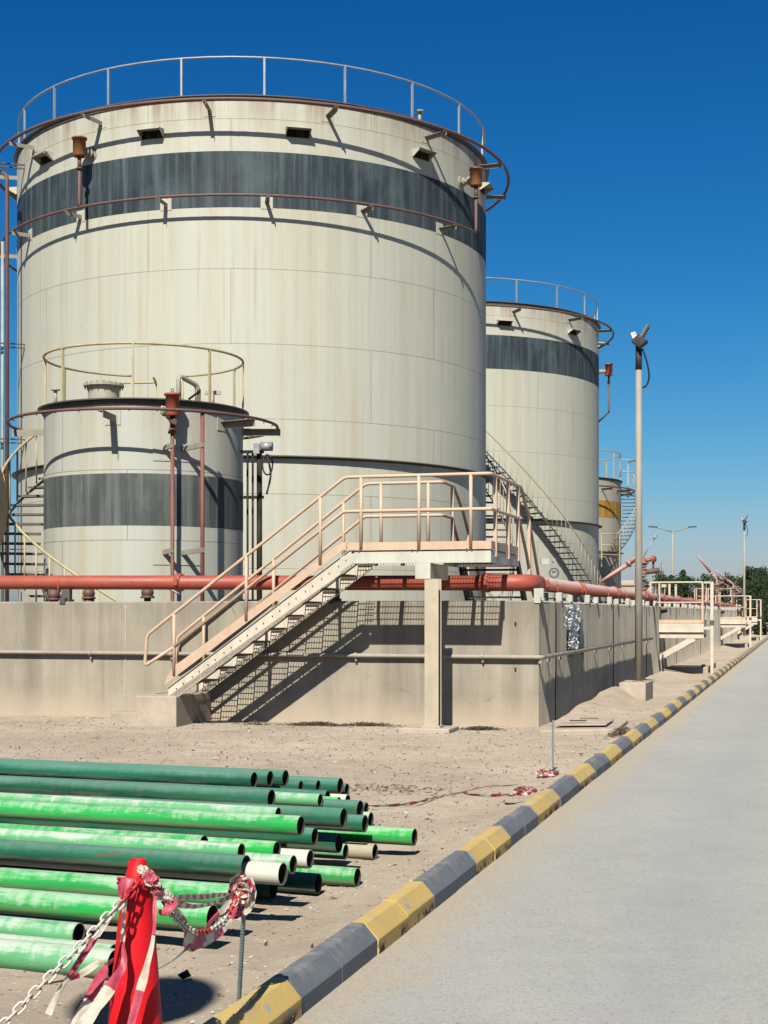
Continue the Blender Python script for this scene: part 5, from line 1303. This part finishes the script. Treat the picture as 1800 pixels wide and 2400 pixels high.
def platform(b0, label, dep=1.35):
    root = thing('service_platform', label, 'platform', S(.6, b0, 0), 0, 'service platforms on the bund wall')
    def part(name, mat, fn, bev=0):
        m = MB(); fn(m); return m.build(name, M[mat], root, bevel=bev)
    b1 = b0 + dep
    part('edge_beam', 'platform_cream', lambda m: (m.sbox(-.24, 1.24, b0, b0 + .012, 1.225, 1.47), m.sbox(-.24, 1.24, b0 - .05, b0, 1.225, 1.24), m.sbox(-.24, 1.24, b0 + .02, b0 + .05, 1.06, 1.22)))
    part('edge_beam', 'platform_cream', lambda m: (m.sbox(.01, 1.24, b1 - .05, b1, 1.06, 1.47)))
    part('edge_beam', 'platform_cream', lambda m: (m.sbox(1.19, 1.24, b0 + .052, b1 - .052, 1.16, 1.47)))
    part('toe_board', 'peach', lambda m: m.sbox(-.24, 1.24, b0 - .006, b0 + .004, 1.475, 1.575))
    part('toe_board', 'peach', lambda m: m.sbox(1.232, 1.242, b0 + .006, b1, 1.475, 1.575))
    def gr_(m):
        for k in range(24): m.sbox(-.2, 1.18, b0 + .06 + k * (dep - .12) / 23, b0 + .066 + k * (dep - .12) / 23, 1.47, 1.50)
        for k in range(14): m.sbox(-.2 + k * .105, -.192 + k * .105, b0 + .05, b1 - .05, 1.485, 1.495)
    part('grating', 'grating', gr_)
    for z, nm in ((2.63, 'handrail'), (2.06, 'mid_rail')):
        part(nm, 'peach' if z < 2.5 else 'platform_cream', lambda m: m.tube(bent([S(-.23, b1, z), S(-.23, b0, z), S(1.21, b0, z), S(1.21, b1, z)], .05), .024, 8))
    for a, b in ((-.23, b0), (1.21, b0), (-.23, b1), (1.21, b1), (-.05, b0 + .7)):
        part('rail_post', 'peach', lambda m: m.beam(S(a, b, 1.5 if a > 0 else 1.2), S(a, b, 2.63), .05, .05, V3))
    part('support_post', 'platform_cream', lambda m: m.beam(S(1.46, b0 + .15, -.1), S(1.46, b0 + .15, 2.64), .085, .085, V3))
    part('post_bracket', 'steel_dark', lambda m: (m.sbox(1.40, 1.52, b0 + .09, b0 + .21, 1.43, 1.56),))
    part('post_arm', 'platform_cream', lambda m: (m.sbox(1.245, 1.415, b0 + .10, b0 + .2, 1.30, 1.38), m.sbox(1.245, 1.415, b0 + .12, b0 + .18, 2.60, 2.65)))
    part('brace', 'platform_cream', lambda m: m.beam(S(-.0, b0 + .06, .50), S(.98, b0 + .06, 1.06), .06, .16))
    part('brace', 'platform_cream', lambda m: m.beam(S(-.0, b1 - .06, .50), S(.98, b1 - .06, 1.06), .06, .16))
    part('wall_plate', 'steel_dark', lambda m: m.sbox(.004, .02, b0 - .02, b0 + .12, .35, 1.2))
    def bx(m): m.sbox(-.12, .02, b0 + .2, b0 + .45, 1.55, 1.75); m.cyl(S(.02, b0 + .3, 1.8), S(.2, b0 + .3, 1.85), .06, n=10); m.cyl(S(-.05, b0 + .3, 1.6), S(-.05, b0 + .3, 2.3), .03, n=6)
    part('valve_box', 'steel_dark', bx)
    return root
platform(20, 'nearest white service platform with peach rails hanging off the wall behind the light pole')
platform(53.5, 'middle white service platform on the wall, partly behind the nearest one')
platform(74, 'farthest white service platform near the trees')
for b, lab in ((20, 'sunken concrete pit slab under the nearest service platform'), (53.5, 'concrete slab under the middle service platform'), (74, 'concrete slab under the farthest service platform')):
    m = MB(); m.prism([S(.12, b + 1.2, -.1), S(1.30, b + 1.1, -.1), S(1.25, b + 6.2, -.1), S(.15, b + 6.4, -.1)], Z3 * .30); o = m.build('concrete_slab', M['block'], bevel=.02); rebase(o, S(.7, b + 3, 0)); tag(o, lab, 'slab')

def monitor(b, base_z, top_z, barrel, rod, label, wheel=True):
    """fire monitor on its riser: flanged stack, elbow, long barrel"""
    p = S(PA, b, 0); root = thing('fire_monitor', label, 'fire monitor', S(PA, b, base_z), 0, 'fire monitors on the red pipeline')
    m = MB(); m.cyl(p + Z3 * base_z, p + Z3 * (top_z), .075, n=14)
    hh = top_z - base_z
    for t in (.18, .42, .50, .66, .72): m.lathe([(.07, -.02), (.13, -.02), (.13, .02), (.07, .02)], p + Z3 * (base_z + hh * t), 16)
    m.lathe([(.075, -.1), (.12, -.04), (.12, .04), (.075, .1)], p + Z3 * (base_z + hh * .58), 14)
    m.lathe([(.075, -.09), (.17, .0), (.19, .02), (.075, .05)], p + Z3 * (base_z + hh * .80), 16)
    m.build('riser_stack', M['stack'], root)
    if wheel:
        m = MB(); c = p + Z3 * (base_z + hh * .58); m.cyl(c, c + Vector((.46, -.05, .06)), .07, n=10); m.cyl(c + Vector((.3, 0, .05)), c + Vector((.3, 0, .28)), .03, n=8); m.build('valve_body', M['ring'], root)
        m = MB(); w0 = c + Vector((.52, -.05, .08)); m.tube([w0 + Vector((.03 * math.cos(q), .20 * math.cos(q), .20 * math.sin(q))) for q in [i * math.pi / 10 for i in range(20)]], .02, 6, closed=True); m.cyl(c + Vector((.44, -.05, .06)), w0, .02, n=6)
        for q in (0, 1.57): m.cyl(w0 + Vector((0, .2 * math.cos(q), .2 * math.sin(q))), w0 - Vector((0, .2 * math.cos(q), .2 * math.sin(q))), .012, n=5)
        m.build('handwheel', M['galv'], root)
        m = MB(); c2 = p + Z3 * (base_z + hh * .86); m.cyl(c2, c2 + Vector((.30, -.06, .04)), .05, n=8); m.lathe([(.0, -.015), (.09, -.015), (.09, .015), (0, .015)], c2 + Vector((.30, -.06, .05)), 14, axis=Vector((.5, -.8, .1))); m.build('swivel_wheel', M['red'], root)
    t = p + Z3 * top_z; bd = Vector(barrel); d = bd.normalized()
    m = MB(); m.tube(bent([t - Z3 * .25, t + Vector((.0, 0, .04)), t + d * .5], .12), .066, 12); m.build('monitor_elbow', M['red_dusty'], root)
    m = MB(); m.tube([t + d * .4, t + d * (bd.length * .75), t + bd], [.062, .056, .04], 12); m.lathe([(.06, -.025), (.10, -.025), (.10, .025), (.06, .025)], t + d * .42, 14, axis=d); m.build('monitor_barrel', M['red_dusty'], root)
    if rod:
        rd2 = Vector(rod); m = MB(); m.tube([t + Vector((.06, 0, 0)), t + Vector((.06, 0, 0)) + rd2 * .75], .016, 6); m.tube([t + Vector((.06, 0, 0)) + rd2 * .75, t + Vector((.06, 0, 0)) + rd2], .032, 8); m.build('aiming_lever', M['galv'], root)
    return root
monitor(17.2, 2.2, 3.30, (-1.10, .0, -.72), (.33, 0, .55), 'nearest red fire monitor with its long barrel pointing down left')
monitor(54.0, 2.2, 3.42, (-.95, .2, 1.28), (1.2, 0, -.62), 'second red fire monitor with its barrel raised to the upper left')
monitor(73.2, 2.2, 3.55, (-1.15, .2, .95), (.5, 0, -.4), 'farthest red fire monitor with its barrel raised above the small caged platform')
# caged platform behind the wall far away
cg = thing('caged_platform', 'small peach railed platform behind the wall by the farthest fire monitor', 'platform', S(-1.5, 75, 1.5))
m = MB(); m.sbox(-2.7, .4, 74.2, 76, 2.15, 2.3); m.build('deck', M['white_steel'], cg)
for a in (-2.65, -1.9, -1.15, -.4, .35):
    for b in (74.25, 75.95):
        m = MB(); m.beam(S(a, b, 2.3), S(a, b, 3.35), .06, .06, V3); m.build('rail_post', M['peach'], cg)
m = MB()
for b in (74.25, 75.95):
    for z in (3.35, 2.85): m.tube([S(-2.65, b, z), S(.35, b, z)], .03, 6)
m.build('handrail', M['peach'], cg)
for a in (-2.5, .2):
    m = MB(); m.beam(S(a, 75, 0), S(a, 75, 2.15), .12, .12, V3); m.build('leg', M['white_steel'], cg)
# posts standing behind the wall by the lamp
for i, (px, top, lab) in enumerate(((1569, 1368, 'short pale post left of the street lamp foot behind the wall'), (1584, 1372, 'short pale post right of the street lamp foot behind the wall'))):
    p = W(px, top, 70); m = MB(); m.cyl((p.x, p.y, 0), (p.x, p.y, p.z), .055, n=10); m.cyl((p.x, p.y, p.z), (p.x, p.y, p.z + .05), .07, n=10); o = m.build('vent_post', M['cream_post']); rebase(o, (p.x, p.y, 0)); tag(o, lab, 'post')
sg = thing('sign_board', 'small cream sign board on a thin post behind the wall', 'sign', W(1558, 1440, 62))
m = MB(); p = W(1556, 1373, 62); m.box(p, .2, .03, .13); m.build('sign_panel', M['stone_block'], sg); m = MB(); m.cyl((p.x + .05, p.y + .05, 0), (p.x + .05, p.y + .05, p.z), .02, n=6); m.build('sign_post', M['galv'], sg)

# ================================================================ far background
bl = thing('flat_roofed_building', 'small pale flat roofed building far behind the tanks', 'building', (25, 152, 0))
m = MB(); m.box((25.0, 152, 2.3), 3.6, 6, 4.6); m.build('wall', M['bldg'], bl)
m = MB(); m.box((25.0, 152, 4.68), 3.9, 6.3, .2); m.box((24.6, 152, 4.95), 1.6, 3, .36); m.build('roof', M['bldg'], bl)
for x, z in ((24.4, 3.4), (25.6, 3.4), (24.4, 1.6), (25.6, 1.6)):
    m = MB(); m.box((x, 148.98, z), .6, .06, .7); m.build('window', M['glass_dark'], bl)
k2 = MB()
for k in range(26): k2.mi = k % 2; k2.sbox(-10 + k * .9, -9.11 + k * .9, 112, 112.4, -.05, .42)
tag(k2.build('end_kerb', [M['stone_block'], M['kerb_yellow']]), 'low pale kerb closing the road end before the trees', kind='structure')

def tree(x, y, h, w, label, seed, leaf='leaf_dark', low=.25, dens=3600):
    rnd = random.Random(seed)
    root = thing('bushy_tree', label, 'tree', (x, y, 0), 0, 'dark trees beyond the tank farm')
    t = MB(); base = Vector((x, y, -.1))
    t.tube([base, base + Vector((rnd.uniform(-.15, .15), 0, h * .35)), base + Vector((rnd.uniform(-.3, .3), 0, h * .75))], [.16, .11, .04], 8)
    cl = []
    for i in range(16):
        q = rnd.uniform(0, 6.28); e = rnd.random(); rr_ = w * .42 * math.sqrt(rnd.random()) * (1 - .55 * max(0, e - .45))
        z = h * (low + (1 - low) * (.05 + .86 * e)); c = base + Vector((rr_ * math.cos(q), rr_ * math.sin(q), z)); cl.append((c, w * rnd.uniform(.12, .24) * (1.15 - .5 * e)))
        if i % 2 == 0: t.tube([base + Z3 * h * rnd.uniform(.2, .45), base.lerp(c, .6) + Z3 * .1, c], [.06, .04, .015], 5)
    for i in range(6):                                       # leader shoots for a ragged outline
        q = rnd.uniform(-1, 1); c = base + Vector((q * w * .33, rnd.uniform(-.3, .3), h * rnd.uniform(.86, 1.0))); cl.append((c, w * rnd.uniform(.05, .10)))
    t.build('trunk', M['bark'], root)
    m = MB(); per = dens // len(cl)
    for c, r_ in cl:
        nn = int(per * (.35 + .65 * min(1, r_ / (w * .18))))
        for _ in range(nn):
            v = Vector((rnd.gauss(0, 1), rnd.gauss(0, 1), rnd.gauss(0, 1))).normalized() * r_ * rnd.random() ** .33; v.z *= 1.25
            p = c + v; s = rnd.uniform(.07, .15); d = Vector((rnd.gauss(0, 1), rnd.gauss(0, 1), rnd.gauss(.4, .8))).normalized(); e = d.orthogonal().normalized()
            e = Matrix.Rotation(rnd.uniform(0, 6.3), 3, d) @ e
            f = d.cross(e) * s * .55; e = e * s
            m.add([p - e, p - f * .9 + d * .03, p + e, p + f * .9 + d * .03], [(0, 1, 2, 3)])
    m.build('crown', M[leaf], root)
TR = [(1556, 128, 4.6, 4.4, 'leaf_mid', 'bushy tree left of the street lamp, just right of the near pole'), (1570, 131, 5.2, 3.8, 'leaf_dark', 'dark tree directly behind the street lamp'),
      (1612, 126, 4.4, 4.2, 'leaf_dark', 'rounded dark tree between the street lamp and the second fire monitor'), (1643, 132, 4.7, 4.6, 'leaf_mid', 'dark tree behind the second fire monitor'),
      (1706, 130, 4.8, 3.0, 'leaf_mid', 'narrow tree just left of the distant floodlight pole'), (1727, 126, 4.7, 3.6, 'leaf_dark', 'dark tree behind the distant floodlight pole'),
      (1748, 132, 4.2, 3.6, 'leaf_mid', 'low tree right of the distant floodlight pole'), (1772, 118, 4.4, 4.2, 'leaf_dark', 'dense dark tree second from the right edge'),
      (1793, 121, 5.0, 4.2, 'leaf_dark', 'tallest dense dark tree cut by the right edge'), (1830, 122, 5.2, 4.6, 'leaf_dark', 'dense tree beyond the right edge of the road end')]
for i, (px, Y, h_, w_, lf, lab) in enumerate(TR):
    tree((px - 900) / FPX * Y, Y, h_ * 1.06, w_ * 1.18, lab, 100 + i, lf, .05 if px > 1740 else .18)
# unseen pole added so its round head casts the soft shadow beside the cone
LX, LY, LH = -2.27, .45, 6.0
ln = thing('shadow_pole', 'unseen pole with a round head, added to cast the shadow beside the cone', 'light pole', (LX, LY, 0))
m = MB(); m.tube([(LX, LY, -.1), (LX, LY, 3), (LX, LY, LH - .1)], [.06, .05, .04], 12); m.build('pole_shaft', M['pole'], ln)
m = MB(); m.lathe([(0, .16), (.12, .15), (.24, .09), (.32, -.02), (.34, -.06), (.32, -.07), (0, -.05)], Vector((LX, LY, LH)), 36, axis=Vector((.15, -.5, .85))); m.build('lamp_head', M['galv'], ln)  # bowl shape added for the round shadow it casts
